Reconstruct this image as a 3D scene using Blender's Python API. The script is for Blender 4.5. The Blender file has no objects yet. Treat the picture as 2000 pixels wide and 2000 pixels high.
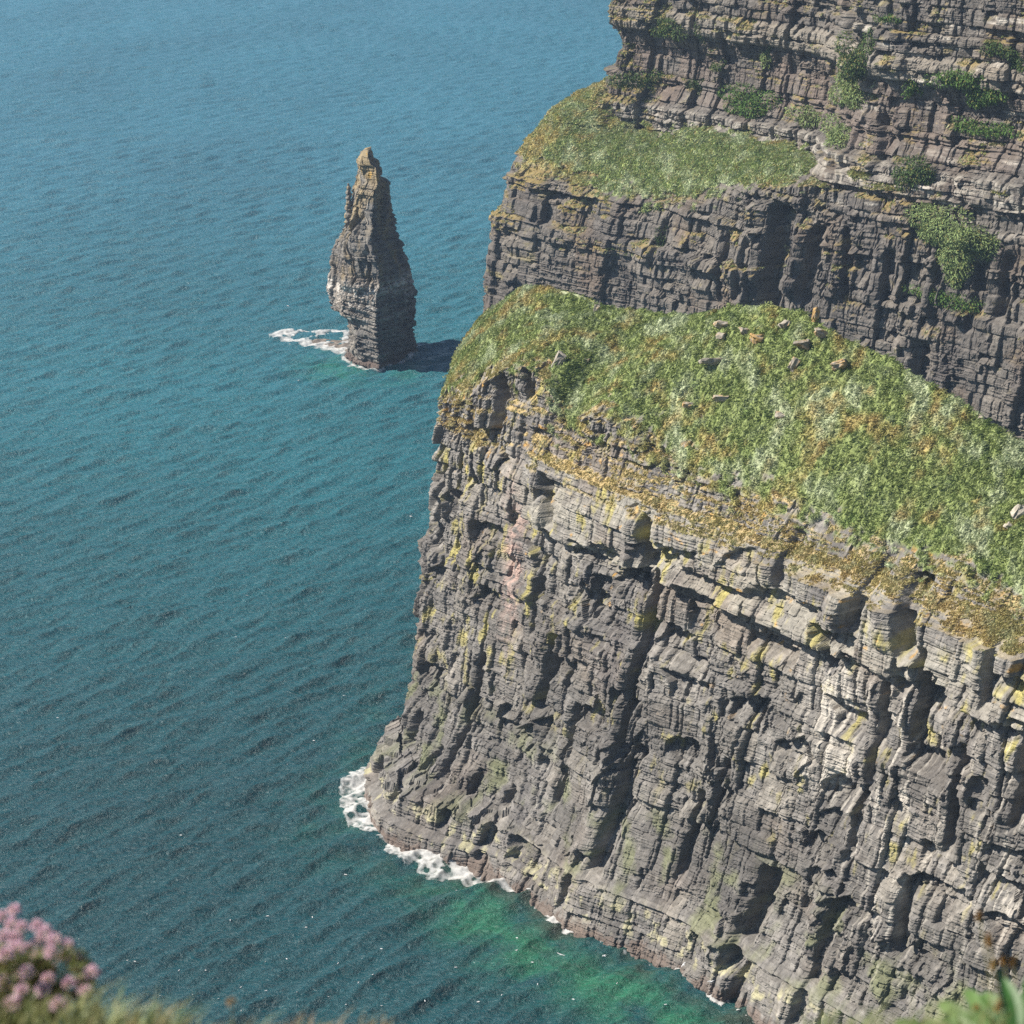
import bpy, math, random
import numpy as np

# ------------------------------------------------------------------ scene, camera, light
SC = bpy.context.scene
COL = SC.collection
CAM_H = 190.0
PITCH = math.radians(20.5)
cd = bpy.data.cameras.new('camera')
cd.lens = 50.0
cd.sensor_fit = 'HORIZONTAL'
cd.sensor_width = 24.0
cd.sensor_height = 24.0
cd.clip_start = 0.1
cd.clip_end = 20000
cd.dof.use_dof = True
cd.dof.focus_distance = 420
cd.dof.aperture_fstop = 5.2
cam = bpy.data.objects.new('camera', cd)
COL.objects.link(cam)
cam.location = (0, 0, CAM_H)
cam.rotation_euler = (math.pi / 2 - PITCH, 0, 0)
SC.camera = cam

SUN_EL = math.radians(43)
SUN_AZ = math.radians(-91)          # clockwise from +Y (view direction): sun on the left, a little behind
SUN_DIR = np.array([math.sin(SUN_AZ) * math.cos(SUN_EL), math.cos(SUN_AZ) * math.cos(SUN_EL), math.sin(SUN_EL)])
w = bpy.data.worlds.new('World')
SC.world = w
w.use_nodes = True
nt = w.node_tree
bg = nt.nodes['Background']
sky = nt.nodes.new('ShaderNodeTexSky')
sky.sky_type = 'NISHITA'
sky.sun_disc = False
sky.sun_elevation = SUN_EL
sky.sun_rotation = SUN_AZ % (2 * math.pi)
sky.altitude = 100
sky.dust_density = 0.25
sky.ozone_density = 1.6
nt.links.new(sky.outputs[0], bg.inputs[0])
bg.inputs[1].default_value = 0.052
ld = bpy.data.lights.new('sun', 'SUN')
ld.energy = 5.0
ld.angle = math.radians(0.53)
ld.color = (1.0, 0.92, 0.79)
sun = bpy.data.objects.new('sun', ld)
COL.objects.link(sun)
from mathutils import Vector
sun.rotation_euler = Vector(SUN_DIR).to_track_quat('Z', 'Y').to_euler()
SC.view_settings.view_transform = 'Standard'
SC.view_settings.look = 'None'
SC.view_settings.exposure = 0.98
SC.view_settings.gamma = 1.0
SC.cycles.max_bounces = 5
SC.cycles.diffuse_bounces = 2
SC.cycles.glossy_bounces = 2
SC.cycles.volume_bounces = 0
SC.cycles.sample_clamp_direct = 0.45
SC.cycles.sample_clamp_indirect = 0.8
SC.cycles.use_denoising = False
SC.cycles.denoiser = 'OPENIMAGEDENOISE'
SC.cycles.denoising_input_passes = 'RGB_ALBEDO_NORMAL'
HAZE = 0.00010

rng = np.random.default_rng(7)
random.seed(7)
F32 = np.float32

# ------------------------------------------------------------------ projection (used to read positions off the place)
FPX = 50 / 24 * 2000
CP, SP = math.cos(PITCH), math.sin(PITCH)


def ray(px, py):
    x = (px - 1000) / FPX
    y = (1000 - py) / FPX
    return np.array([x, CP + y * SP, -SP + y * CP])


def at_z(px, py, z=0.0):
    d = ray(px, py)
    return d * ((z - CAM_H) / d[2]) + np.array([0, 0, CAM_H])


def at_depth(px, py, dist):
    d = ray(px, py)
    return d / np.linalg.norm(d) * dist + np.array([0, 0, CAM_H])


def project(P):
    q = P - np.array([0, 0, CAM_H])
    dep = q[:, 1] * CP - q[:, 2] * SP
    up = q[:, 1] * SP + q[:, 2] * CP
    return 1000 + FPX * q[:, 0] / dep, 1000 - FPX * up / dep, dep


# ------------------------------------------------------------------ noise
def h01(ix, iy, seed):
    with np.errstate(over='ignore'):
        h = (ix.astype(np.int64) * 374761393 + iy.astype(np.int64) * 668265263 + int(seed) * 974634777) & 0xFFFFFFFF
        h = h.astype(np.uint32)
        h = (h ^ (h >> np.uint32(13))) * np.uint32(1274126177)
        h = (h ^ (h >> np.uint32(16))) * np.uint32(2246822519)
        h = h ^ (h >> np.uint32(15))
    return (h & np.uint32(0xFFFFFF)).astype(F32) / F32(16777216)


def noise(x, y, seed=0):
    ix = np.floor(x).astype(np.int32)
    iy = np.floor(y).astype(np.int32)
    fx = (x - ix).astype(F32)
    fy = (y - iy).astype(F32)
    ux = fx * fx * fx * (fx * (fx * 6 - 15) + 10)
    uy = fy * fy * fy * (fy * (fy * 6 - 15) + 10)

    def g(dx, dy):
        a = h01(ix + dx, iy + dy, seed) * F32(6.2831853)
        return np.cos(a) * (fx - dx) + np.sin(a) * (fy - dy)
    a = g(0, 0) * (1 - ux) + g(1, 0) * ux
    b = g(0, 1) * (1 - ux) + g(1, 1) * ux
    return (a * (1 - uy) + b * uy) * F32(1.41)


def fbm(x, y, seed=0, octv=4, gain=0.5):
    s = 0
    a = 1.0
    t = 0
    for i in range(octv):
        s = s + a * noise(x * 2 ** i, y * 2 ** i, seed + 17 * i)
        t += a
        a *= gain
    return s / t


def voronoi(x, y, seed=0, cheb=0.5):
    """nearest cell: random a, b, c, local offset dx, dy and the distance to the cell border"""
    ix = np.floor(x).astype(np.int32)
    iy = np.floor(y).astype(np.int32)
    d1 = np.full(x.shape, 9, F32)
    d2 = np.full(x.shape, 9, F32)
    cx = np.zeros(x.shape, np.int32)
    cy = np.zeros(x.shape, np.int32)
    ox = np.zeros(x.shape, F32)
    oy = np.zeros(x.shape, F32)
    for i in (-1, 0, 1):
        for j in (-1, 0, 1):
            gx = ix + i
            gy = iy + j
            px = gx + 0.1 + 0.8 * h01(gx, gy, seed)
            py = gy + 0.1 + 0.8 * h01(gx, gy, seed + 1)
            dx = (x - px).astype(F32)
            dy = (y - py).astype(F32)
            ax = np.abs(dx)
            ay = np.abs(dy)
            d = cheb * np.maximum(ax, ay) + (1 - cheb) * np.sqrt(ax * ax + ay * ay)
            m = d < d1
            d2 = np.where(m, d1, np.minimum(d2, d))
            d1 = np.where(m, d, d1)
            cx = np.where(m, gx, cx)
            cy = np.where(m, gy, cy)
            ox = np.where(m, dx, ox)
            oy = np.where(m, dy, oy)
    return (h01(cx, cy, seed + 2), h01(cx, cy, seed + 3), h01(cx, cy, seed + 4), ox, oy, d2 - d1)


def sstep(a, b, x):
    t = np.clip((x - a) / (b - a), 0, 1)
    return t * t * (3 - 2 * t)


# ------------------------------------------------------------------ mesh helpers
def make_mesh(name, V, F, mat, parent=None, col=None, smooth=False):
    """V (n,3); F (m,3) or (m,4) or list of such; col (n,3) point colours"""
    me = bpy.data.meshes.new(name)
    Fs = F if isinstance(F, list) else [F]
    Fs = [f for f in Fs if len(f)]
    nl = sum(f.size for f in Fs)
    nf = sum(len(f) for f in Fs)
    me.vertices.add(len(V))
    me.loops.add(nl)
    me.polygons.add(nf)
    me.vertices.foreach_set('co', np.ascontiguousarray(V, F32).ravel())
    me.loops.foreach_set('vertex_index', np.concatenate([f.ravel() for f in Fs]).astype(np.int32))
    st = []
    k = 0
    for f in Fs:
        n = f.shape[1]
        st.append(k + np.arange(len(f)) * n)
        k += f.size
    me.polygons.foreach_set('loop_start', np.concatenate(st).astype(np.int32))
    me.update(calc_edges=True)
    me.polygons.foreach_set('use_smooth', np.full(nf, smooth, bool))
    if col is not None:
        ca = me.color_attributes.new('tint', 'FLOAT_COLOR', 'POINT')
        c4 = np.ones((len(V), 4), F32)
        c4[:, :3] = col
        ca.data.foreach_set('color', c4.ravel())
    me.validate(verbose=False)
    o = bpy.data.objects.new(name, me)
    COL.objects.link(o)
    if mat is not None:
        me.materials.append(mat)
    if parent is not None:
        o.parent = parent
    return o


def tag(o, label, cat=None, group=None, kind=None):
    o['label'] = label
    if cat:
        o['category'] = cat
    if group:
        o['group'] = group
    if kind:
        o['kind'] = kind
    return o


def empty(name, loc, label, cat, group=None):
    o = bpy.data.objects.new(name, None)
    COL.objects.link(o)
    o.location = loc
    o.empty_display_size = 0.2
    return tag(o, label, cat, group)


def grid_faces(nr, nc):
    i = np.arange(nr * nc).reshape(nr, nc)
    return np.stack([i[:-1, :-1], i[:-1, 1:], i[1:, 1:], i[1:, :-1]], -1).reshape(-1, 4)


# ------------------------------------------------------------------ materials
def mat_tint(name, rough=0.9, nscale=2.0, namt=0.35, bump=0.0, bscale=3.0, spec=0.25, sheen=0.0, trans=0.0):
    m = bpy.data.materials.new(name)
    m.use_nodes = True
    t = m.node_tree
    b = t.nodes['Principled BSDF']
    b.inputs['Roughness'].default_value = rough
    b.inputs['Specular IOR Level'].default_value = spec
    a = t.nodes.new('ShaderNodeAttribute')
    a.attribute_name = 'tint'
    tc = t.nodes.new('ShaderNodeTexCoord')
    n = t.nodes.new('ShaderNodeTexNoise')
    n.inputs['Scale'].default_value = nscale
    n.inputs['Detail'].default_value = 6
    n.inputs['Roughness'].default_value = 0.65
    t.links.new(tc.outputs['Object'], n.inputs['Vector'])
    r = t.nodes.new('ShaderNodeMapRange')
    r.inputs['From Min'].default_value = 0.25
    r.inputs['From Max'].default_value = 0.75
    r.inputs['To Min'].default_value = 1 - namt
    r.inputs['To Max'].default_value = 1 + namt
    t.links.new(n.outputs['Fac'], r.inputs['Value'])
    mx = t.nodes.new('ShaderNodeVectorMath')
    mx.operation = 'SCALE'
    t.links.new(a.outputs['Color'], mx.inputs[0])
    t.links.new(r.outputs['Result'], mx.inputs['Scale'])
    t.links.new(mx.outputs['Vector'], b.inputs['Base Color'])
    if bump > 0:
        n2 = t.nodes.new('ShaderNodeTexNoise')
        n2.inputs['Scale'].default_value = bscale
        n2.inputs['Detail'].default_value = 8
        n2.inputs['Roughness'].default_value = 0.7
        t.links.new(tc.outputs['Object'], n2.inputs['Vector'])
        bp = t.nodes.new('ShaderNodeBump')
        bp.inputs['Strength'].default_value = 1.0
        bp.inputs['Distance'].default_value = bump
        t.links.new(n2.outputs['Fac'], bp.inputs['Height'])
        t.links.new(bp.outputs['Normal'], b.inputs['Normal'])
    if trans > 0:
        tr = t.nodes.new('ShaderNodeBsdfTranslucent')
        t.links.new(mx.outputs['Vector'], tr.inputs['Color'])
        ms = t.nodes.new('ShaderNodeMixShader')
        ms.inputs[0].default_value = trans
        t.links.new(b.outputs[0], ms.inputs[1])
        t.links.new(tr.outputs[0], ms.inputs[2])
        t.links.new(ms.outputs[0], t.nodes['Material Output'].inputs['Surface'])
    return m


M_ROCK = mat_tint('rock', 0.92, 0.9, 0.38, 0.25, 1.6)
M_STACK = mat_tint('stack_rock', 0.92, 0.7, 0.35, 0.25, 1.2)
M_TURF = mat_tint('turf', 0.95, 1.2, 0.4, 0.25, 2.5)
M_BLADE = mat_tint('grass_blade', 0.7, 0.35, 0.25, trans=0.25, spec=0.2)
M_LEAF = mat_tint('leaf', 0.5, 8.0, 0.2, trans=0.25, spec=0.4)
M_PETAL = mat_tint('petal', 0.7, 60.0, 0.2, trans=0.2, spec=0.2)
M_STONE = mat_tint('boulder_stone', 0.9, 1.5, 0.4, 0.12, 3.0)
M_FOAM = mat_tint('foam', 0.6, 1.0, 0.12, spec=0.3)
def foam_holes(m):
    t = m.node_tree
    b = t.nodes['Principled BSDF']
    a = t.nodes.new('ShaderNodeAttribute')
    a.attribute_name = 'cover'
    tc = t.nodes.new('ShaderNodeTexCoord')
    n = t.nodes.new('ShaderNodeTexNoise')
    n.inputs['Scale'].default_value = 1.1
    n.inputs['Detail'].default_value = 7
    n.inputs['Roughness'].default_value = 0.75
    t.links.new(tc.outputs['Object'], n.inputs['Vector'])
    ad = t.nodes.new('ShaderNodeMath')
    ad.operation = 'ADD'
    t.links.new(a.outputs['Fac'], ad.inputs[0])
    t.links.new(n.outputs['Fac'], ad.inputs[1])
    r = t.nodes.new('ShaderNodeMapRange')
    r.inputs['From Min'].default_value = 0.52
    r.inputs['From Max'].default_value = 1.30
    t.links.new(ad.outputs[0], r.inputs['Value'])
    t.links.new(r.outputs['Result'], b.inputs['Alpha'])


foam_holes(M_FOAM)
M_BIRD = mat_tint('feathers', 0.7, 6.0, 0.1)


def mat_sea():
    m = bpy.data.materials.new('sea_water')
    m.use_nodes = True
    t = m.node_tree
    b = t.nodes['Principled BSDF']
    a = t.nodes.new('ShaderNodeAttribute')
    a.attribute_name = 'tint'
    t.links.new(a.outputs['Color'], b.inputs['Base Color'])
    b.inputs['Roughness'].default_value = 0.33
    b.inputs['IOR'].default_value = 1.33
    b.inputs['Specular IOR Level'].default_value = 0.95
    tc = t.nodes.new('ShaderNodeTexCoord')
    mp = t.nodes.new('ShaderNodeMapping')
    mp.inputs['Rotation'].default_value = (0, 0, math.radians(-24))
    mp.inputs['Scale'].default_value = (0.55, 1.0, 1.0)
    t.links.new(tc.outputs['Object'], mp.inputs['Vector'])
    n1 = t.nodes.new('ShaderNodeTexNoise')
    n1.inputs['Scale'].default_value = 1.15
    n1.inputs['Detail'].default_value = 5
    n1.inputs['Roughness'].default_value = 0.7
    n1.inputs['Distortion'].default_value = 0.4
    t.links.new(mp.outputs['Vector'], n1.inputs['Vector'])
    bp = t.nodes.new('ShaderNodeBump')
    bp.inputs['Strength'].default_value = 1.0
    bp.inputs['Distance'].default_value = 0.85
    t.links.new(n1.outputs['Fac'], bp.inputs['Height'])
    t.links.new(bp.outputs['Normal'], b.inputs['Normal'])
    return m


M_SEA = mat_sea()


# ------------------------------------------------------------------ rock structure in (along, up) coordinates
def vor1(x, k, seed, jit=.8):
    """irregular joints along x; k picks a fresh set of joints per bed. id, distance to joint, offset from middle (in cells)"""
    i = np.floor(x).astype(np.int32)
    s0 = h01(i, k, seed)
    # the joint at the left of cell i sits at i + jit*(r_i - .5)
    jl = i + jit * (s0 - .5)
    jr = i + 1 + jit * (h01(i + 1, k, seed) - .5)
    lo_ = x < jl
    hi_ = x >= jr
    cid = np.where(lo_, i - 1, np.where(hi_, i + 1, i)).astype(np.int32)
    l = np.where(lo_, i - 1 + jit * (h01(i - 1, k, seed) - .5), np.where(hi_, jr, jl))
    r = np.where(lo_, jl, np.where(hi_, i + 2 + jit * (h01(i + 2, k, seed) - .5), jr))
    return cid, np.minimum(x - l, r - x).astype(F32), (x - .5 * (l + r)).astype(F32)


def beds(zw, lo, hi, n, r, z0=-20):
    th = r.uniform(lo, hi, n)
    b = z0 + np.cumsum(th)
    k = np.clip(np.searchsorted(b, zw), 0, n - 1).astype(np.int32)
    base = np.concatenate([[z0], b])[k]
    t = np.clip((zw - base) / th[k], 0, 1)
    return k, t.astype(F32), th[k].astype(F32)


def rock_disp(u, z, seed, ridge=1.0, band=1.0, thin=1.0, facet=1.0, dip=0.0):
    """level beds cut by upright joints into flat-faced blocks, at three sizes"""
    r = np.random.default_rng(seed)
    zw = z + dip * u + .7 * fbm(u / 45, z / 60, seed + 5, 2) + .12 * noise(u / 6, z / 8, seed + 6)
    uu = u + 1.1 * noise(u / 16, z / 24, seed + 7) + .35 * noise(u / 4, z / 6, seed + 8) + .12 * noise(u / 1.1, z / 1.3, seed + 4)
    zero = np.zeros(u.shape, np.int32)
    # long buttresses, constant over several beds
    kB, tB, _ = beds(zw, 9, 20, 20, r)
    c0, e0, m0 = vor1(uu / 7.5, kB // 2, seed + 9, .9)
    h0 = h01(c0, kB // 2, seed + 10)
    n0 = noise(c0 * .9 + .3, kB * .7 + .1, seed + 30)
    d = ridge * (2.3 * (h0 - .5) + 1.3 * n0 + (h01(c0, kB, seed + 11) - .45) * 2.0 * m0 - .7 * np.exp(-(e0 * 7.5 / .20) ** 2))
    # beds of 2 - 6 m with their own joints
    k1, t1, th1 = beds(zw, 1.8, 6.0, 80, r)
    c1, e1, m1 = vor1(uu / 3.1, k1, seed + 12, .85)
    a1 = h01(c1, k1, seed + 13)
    bandoff = (r.random(80) - .5)[k1]
    d = d + band * (1.25 * (a1 - .5) + .9 * bandoff + (h01(c1, k1, seed + 14) - .5) * .9 * m1 + (h01(c1, k1, seed + 16) - .5) * .8 * (t1 - .5)
                    - .38 * np.exp(-(e1 * 3.1 / .14) ** 2) - .3 * np.exp(-(np.minimum(t1, 1 - t1) * th1 / .13) ** 2))
    d = d - band * 1.5 * (a1 > .88) * sstep(.05, .9, t1)                     # blocks that have dropped out
    d = d - band * .45 * sstep(.8, 1.0, t1) * a1                             # worn top edges
    # thin beds
    k2, t2, th2 = beds(zw + .05 * noise(u / 3, z, seed + 17), .35, 1.15, 400, r)
    c2, e2, m2 = vor1((uu + .2 * noise(u / .9, z / .9, seed + 18)) / 1.25, k2, seed + 19, .9)
    a2 = h01(c2, k2, seed + 20)
    lay = r.random(400)[k2]
    massive = sstep(-.15, .25, fbm(u / 15, z / 11, seed + 21, 2))
    tm = thin * (.22 + .78 * massive)
    d = d + tm * (.42 * (a2 - .5) + .5 * (lay - .5) - .16 * np.exp(-(np.minimum(t2, 1 - t2) * th2 / .10) ** 2) - .15 * np.exp(-(e2 * 1.25 / .10) ** 2))
    # broken corners
    A, B, C_, ox, oy, e = voronoi(uu / 5.0, z / 8.5, seed + 22, .85)
    brk = sstep(-.05, .3, fbm(u / 12, z / 12, seed + 23, 2))
    d = d + facet * brk * (1.1 * (A - .5) + 1.6 * (B - .5) * ox + 1.9 * (C_ - .5) * oy)
    A2, B2, C2, ox, oy, e = voronoi(u / 1.1, z / 1.5, seed + 24, .8)
    d = d + facet * (.16 + .25 * brk) * ((A2 - .5) + 1.4 * (B2 - .5) * ox + 1.4 * (C2 - .5) * oy)
    d = d + .5 * fbm(u / 20, z / 30, seed + 34, 2) + .10 * fbm(u / .7, z / .6, seed + 35, 3)
    return d.astype(F32), dict(zw=zw, a1=a1, lay=lay, a2=a2, fa=h0, fb=A2, massive=massive, bandoff=bandoff)


def interp_cols(ctrl, s_ctrl, s):
    """Catmull-Rom over control columns; ctrl (m,3)"""
    m = len(s_ctrl)
    tan = np.zeros_like(ctrl)
    tan[1:-1] = (ctrl[2:] - ctrl[:-2]) / (s_ctrl[2:] - s_ctrl[:-2])[:, None]
    tan[0] = (ctrl[1] - ctrl[0]) / (s_ctrl[1] - s_ctrl[0])
    tan[-1] = (ctrl[-1] - ctrl[-2]) / (s_ctrl[-1] - s_ctrl[-2])
    k = np.clip(np.searchsorted(s_ctrl, s, side='right') - 1, 0, m - 2)
    h = s_ctrl[k + 1] - s_ctrl[k]
    t = ((s - s_ctrl[k]) / h)[:, None]
    h = h[:, None]
    return ((2 * t ** 3 - 3 * t ** 2 + 1) * ctrl[k] + (t ** 3 - 2 * t ** 2 + t) * h * tan[k]
            + (-2 * t ** 3 + 3 * t ** 2) * ctrl[k + 1] + (t ** 3 - t ** 2) * h * tan[k + 1])


def loft(levels, s_ctrl, s, rows, rockness):
    """levels: list of (m,3) control columns; rows: row counts between them. Returns base (R,C,3), outward normal (R,C,2), rockness (R,C)"""
    L = [interp_cols(l, s_ctrl, s) for l in levels]
    out = []
    rk = []
    lv = []
    for i in range(len(L) - 1):
        n = rows[i]
        for j in range(n):
            t = j / n
            out.append(L[i] * (1 - t) + L[i + 1] * t)
            rk.append(rockness[i] * (1 - t) + rockness[i + 1] * t)
            lv.append(i + t)
    out.append(L[-1])
    rk.append(rockness[-1])
    lv.append(len(L) - 1)
    P = np.array(out)
    return P, np.array(rk), np.array(lv)


def smooth_rows(a, n):
    k = np.ones(n) / n
    p = np.pad(a, (n // 2, n - 1 - n // 2), mode='edge')
    return np.convolve(p, k, 'valid')


def outward(P, n=41, flip=1):
    d = np.gradient(P[..., :2], axis=1)
    nx = -d[..., 1] * flip
    ny = d[..., 0] * flip
    l = np.sqrt(nx * nx + ny * ny) + 1e-9
    nx = nx / l
    ny = ny / l
    for i in range(P.shape[0]):
        nx[i] = smooth_rows(nx[i], n)
        ny[i] = smooth_rows(ny[i], n)
    l = np.sqrt(nx * nx + ny * ny) + 1e-9
    return nx / l, ny / l


def grid_normals(P):
    du = np.gradient(P, axis=1)
    dv = np.gradient(P, axis=0)
    n = np.cross(du, dv)
    n /= np.linalg.norm(n, axis=-1, keepdims=True) + 1e-9
    return n


def mix(a, b, t):
    t = np.asarray(t)[..., None]
    return a * (1 - t) + b * t


C = lambda *v: np.array(v, float)


def grass_tint(x, y, seed, ochre=0.0):
    """real colours of the sward: fresh green, pale bent tips, ochre dead grass"""
    n1 = fbm(x / 14, y / 14, seed, 4)
    n2 = fbm(x / 3.2, y / 3.2, seed + 3, 4)
    n3 = fbm(x / 5, y / 9, seed + 5, 4)
    c = np.broadcast_to(C(.24, .295, .108), x.shape + (3,)).copy()
    c = mix(c, C(.11, .175, .05), sstep(0.0, 0.35, n2) * 0.7)
    c = mix(c, C(.44, .49, .33), sstep(0.0, 0.35, n3) * 0.8)
    c = mix(c, C(.45, .36, .15), sstep(-.02, 0.36, n1 * 0.6 + n2 * 0.6 + ochre) * .75)
    c = mix(c, C(.33, .22, .09), sstep(0.28, 0.55, n2 + 0.4 * n1 + ochre * 0.5) * 0.45)
    return c


# ------------------------------------------------------------------ the near headland
A0 = C(-12, 370)
T0 = C(.66063, -.75071)
N0 = C(-.75071, -.66063)


def uw(u, w_):
    p = A0 + T0 * u + N0 * w_
    return [p[0], p[1]]


lipU = C(-24, -10, -2, 6, 12, 18, 27, 31, 43, 51, 61, 76, 86, 97, 105, 114, 127, 150, 220)
lipZ = C(77, 75, 73, 75, 80, 83.5, 82.5, 78, 82, 79, 77, 74.5, 73, 72, 72.4, 73.7, 71, 72, 76)
crU = C(-24, -19, -12, -6, 0, 12, 26, 39, 51, 63, 74, 85, 96, 102, 109, 130, 220)
crZ = C(77, 78.7, 83.3, 88.4, 90.6, 90.3, 90.7, 92.8, 97.2, 98.6, 96.1, 94.2, 91, 89.5, 87.1, 86, 92)
# columns: (lip xy, lip z, foot xy, crest u)
cols = []
for u_ in (220, 150, 127, 114, 105, 97, 86, 76, 61, 51, 43, 31, 20):
    cols.append((uw(u_, -50), np.interp(u_, crU, crZ) - 24, uw(u_, -62), u_, 0))
cols.append((uw(2, -50), 78, uw(-4, -64), 4, 0))
cols.append((uw(-16, -43), 77, uw(-24, -55), -4, 0))
cols.append((uw(-23, -32), 77, uw(-34, -36), -9, 1))
cols.append(([-9.5, 395], 76.5, [-14, 401], -11, 1))
cols.append(([-11.6, 382], 74.5, [-20.5, 381], -10, 1))
cols.append(([-12.6, 371], 73, [-27.5, 363], -6, 1))
cols.append((uw(6, 0), 75, [-25.5, 346], 0, 1))
cols.append((uw(12, 0), 80, [-20.5, 337.5], 8, .9))
cols.append((uw(18, 0), 83.5, [-14, 332.5], 16, .8))
cols.append((uw(27, 0), 82.5, [-7, 329.5], 26, .6))
for u_, ft in ((31, [-3, 326]), (43, [3, 318]), (51, [8, 310.5]), (61, [14.5, 305]), (76, [25, 297]), (86, [30, 291.5])):
    cols.append((uw(u_, 0), np.interp(u_, lipU, lipZ), ft, u_, max(0, (40 - u_) / 30)))
for u_ in (97, 105, 114, 127, 150, 220):
    cols.append((uw(u_, 0), np.interp(u_, lipU, lipZ), uw(u_, 21), u_, 0))
lipP = np.array([c[0] for c in cols])
footP = np.array([c[2] for c in cols])
lz = np.array([c[1] for c in cols])
nose = np.array([c[4] for c in cols])
s_ctrl = np.concatenate([[0], np.cumsum(np.linalg.norm(np.diff(lipP * .5 + footP * .5, axis=0), axis=1))])


def lev(z, fn, ff):
    f = (nose * fn + (1 - nose) * ff)[:, None]
    zz = np.broadcast_to(z, lz.shape)
    return np.column_stack([lipP + (footP - lipP) * f, zz])


crest_xy = np.array([uw(c[3], -22) for c in cols])
crest = np.column_stack([crest_xy, [np.interp(c[3], crU, crZ) for c in cols]])
# the front columns' crest lies straight behind their lip
lip3 = np.column_stack([lipP, lz])
mid = lip3 * .5 + crest * .5
mid[:, 2] += 1.0
levels = [lev(-4, 1.06, 1.06), lev(0, 1.0, 1.0), lev(3.2, .975, .94), lev(3.7, .89, .92), lev(7.8, .85, .865), lev(8.9, .58, .80), lev(15, .45, .64), lev(24, .33, .54), lev(32, .26, .47),
          lev(53, .15, .36), lev(68, .08, .24), lip3, mid, crest]
# fine columns where the photograph looks, coarse ones on the hidden back and far right
i_nose = 14
s_fine0 = s_ctrl[i_nose]
s_fine1 = s_ctrl[-2]
s_n = np.concatenate([np.linspace(0, s_fine0, 110)[:-1], np.arange(s_fine0, s_fine1, 0.15), np.linspace(s_fine1, s_ctrl[-1], 60)])
rows = [14, 22, 8, 30, 22, 44, 60, 54, 134, 96, 56, 60, 62]
P, rk, lvn = loft(levels, s_ctrl, s_n, rows, [1, 1, 1, 1, 1, 1, 1, 1, 1, 1, .95, .47, .0, 0])
R_, C_ = P.shape[:2]
nx, ny = outward(P, 61, -1)
U = np.broadcast_to(s_n[None, :], (R_, C_)).copy()
uref = float(np.interp(0, [-1, 1], [0, 0])) + s_ctrl[19] - 6.0        # s of u = 0
Uu = U - uref                                                          # along-wall metres, 0 at the tip as in lipU
Z = P[..., 2].copy()
lipz_here = np.interp(s_n, s_ctrl, lz)[None, :]
d, at = rock_disp(Uu, Z, 101, ridge=.72, band=.92, thin=.95, facet=1.1)
# beds of the headland: a massive pale band under the lip, recessed thin shales below it, fluted flags, a smooth foot
zb = at['zw'] + 0.012 * (Uu - 40)
topband = sstep(59.2, 59.5, zb + 1.2 * (at['a1'] - .5)) * (1 - sstep(70.5, 71.8, zb)) * sstep(20, 34, Uu)
shale = sstep(46, 48, zb) * (1 - sstep(58.6, 59.4, zb)) * sstep(16, 30, Uu)
d = d * (1 - 0.45 * topband) + 1.3 * topband - 1.2 * shale
A_, B_, C2_, ox_, oy_, e_ = voronoi(Uu / 7.5, Z / 5.0, 991, 0.85)     # fallen-out blocks with hanging roofs
pit = (A_ > 0.72) * sstep(15, 22, Z) * (1 - sstep(66, 72, Z))
d = d - pit * (2.1 * sstep(-.62, .5, oy_ + .12 * noise(Uu, Z, 5))) * sstep(0.0, 0.12, e_)
bed = np.where(noise(Uu / 7, Z * 3.2, 66) > .05, .12, -.12) + .1 * noise(Uu / 4, Z * 1.6, 67)
d = d + bed * (.5 + .8 * sstep(14, 8, Z))
foot_fade = sstep(16, 6, Z)
d = d * (1 - 0.35 * foot_fade)


def wall_uz(px, py, w_=10.0):
    dd = ray(px * 2000 / 1932, py * 2000 / 1932)
    p0 = A0 + N0 * w_
    t = (p0[0] * N0[0] + p0[1] * N0[1]) / (dd[0] * N0[0] + dd[1] * N0[1])
    q = dd * t
    return (q[0] - A0[0]) * T0[0] + (q[1] - A0[1]) * T0[1], q[2] + CAM_H


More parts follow.
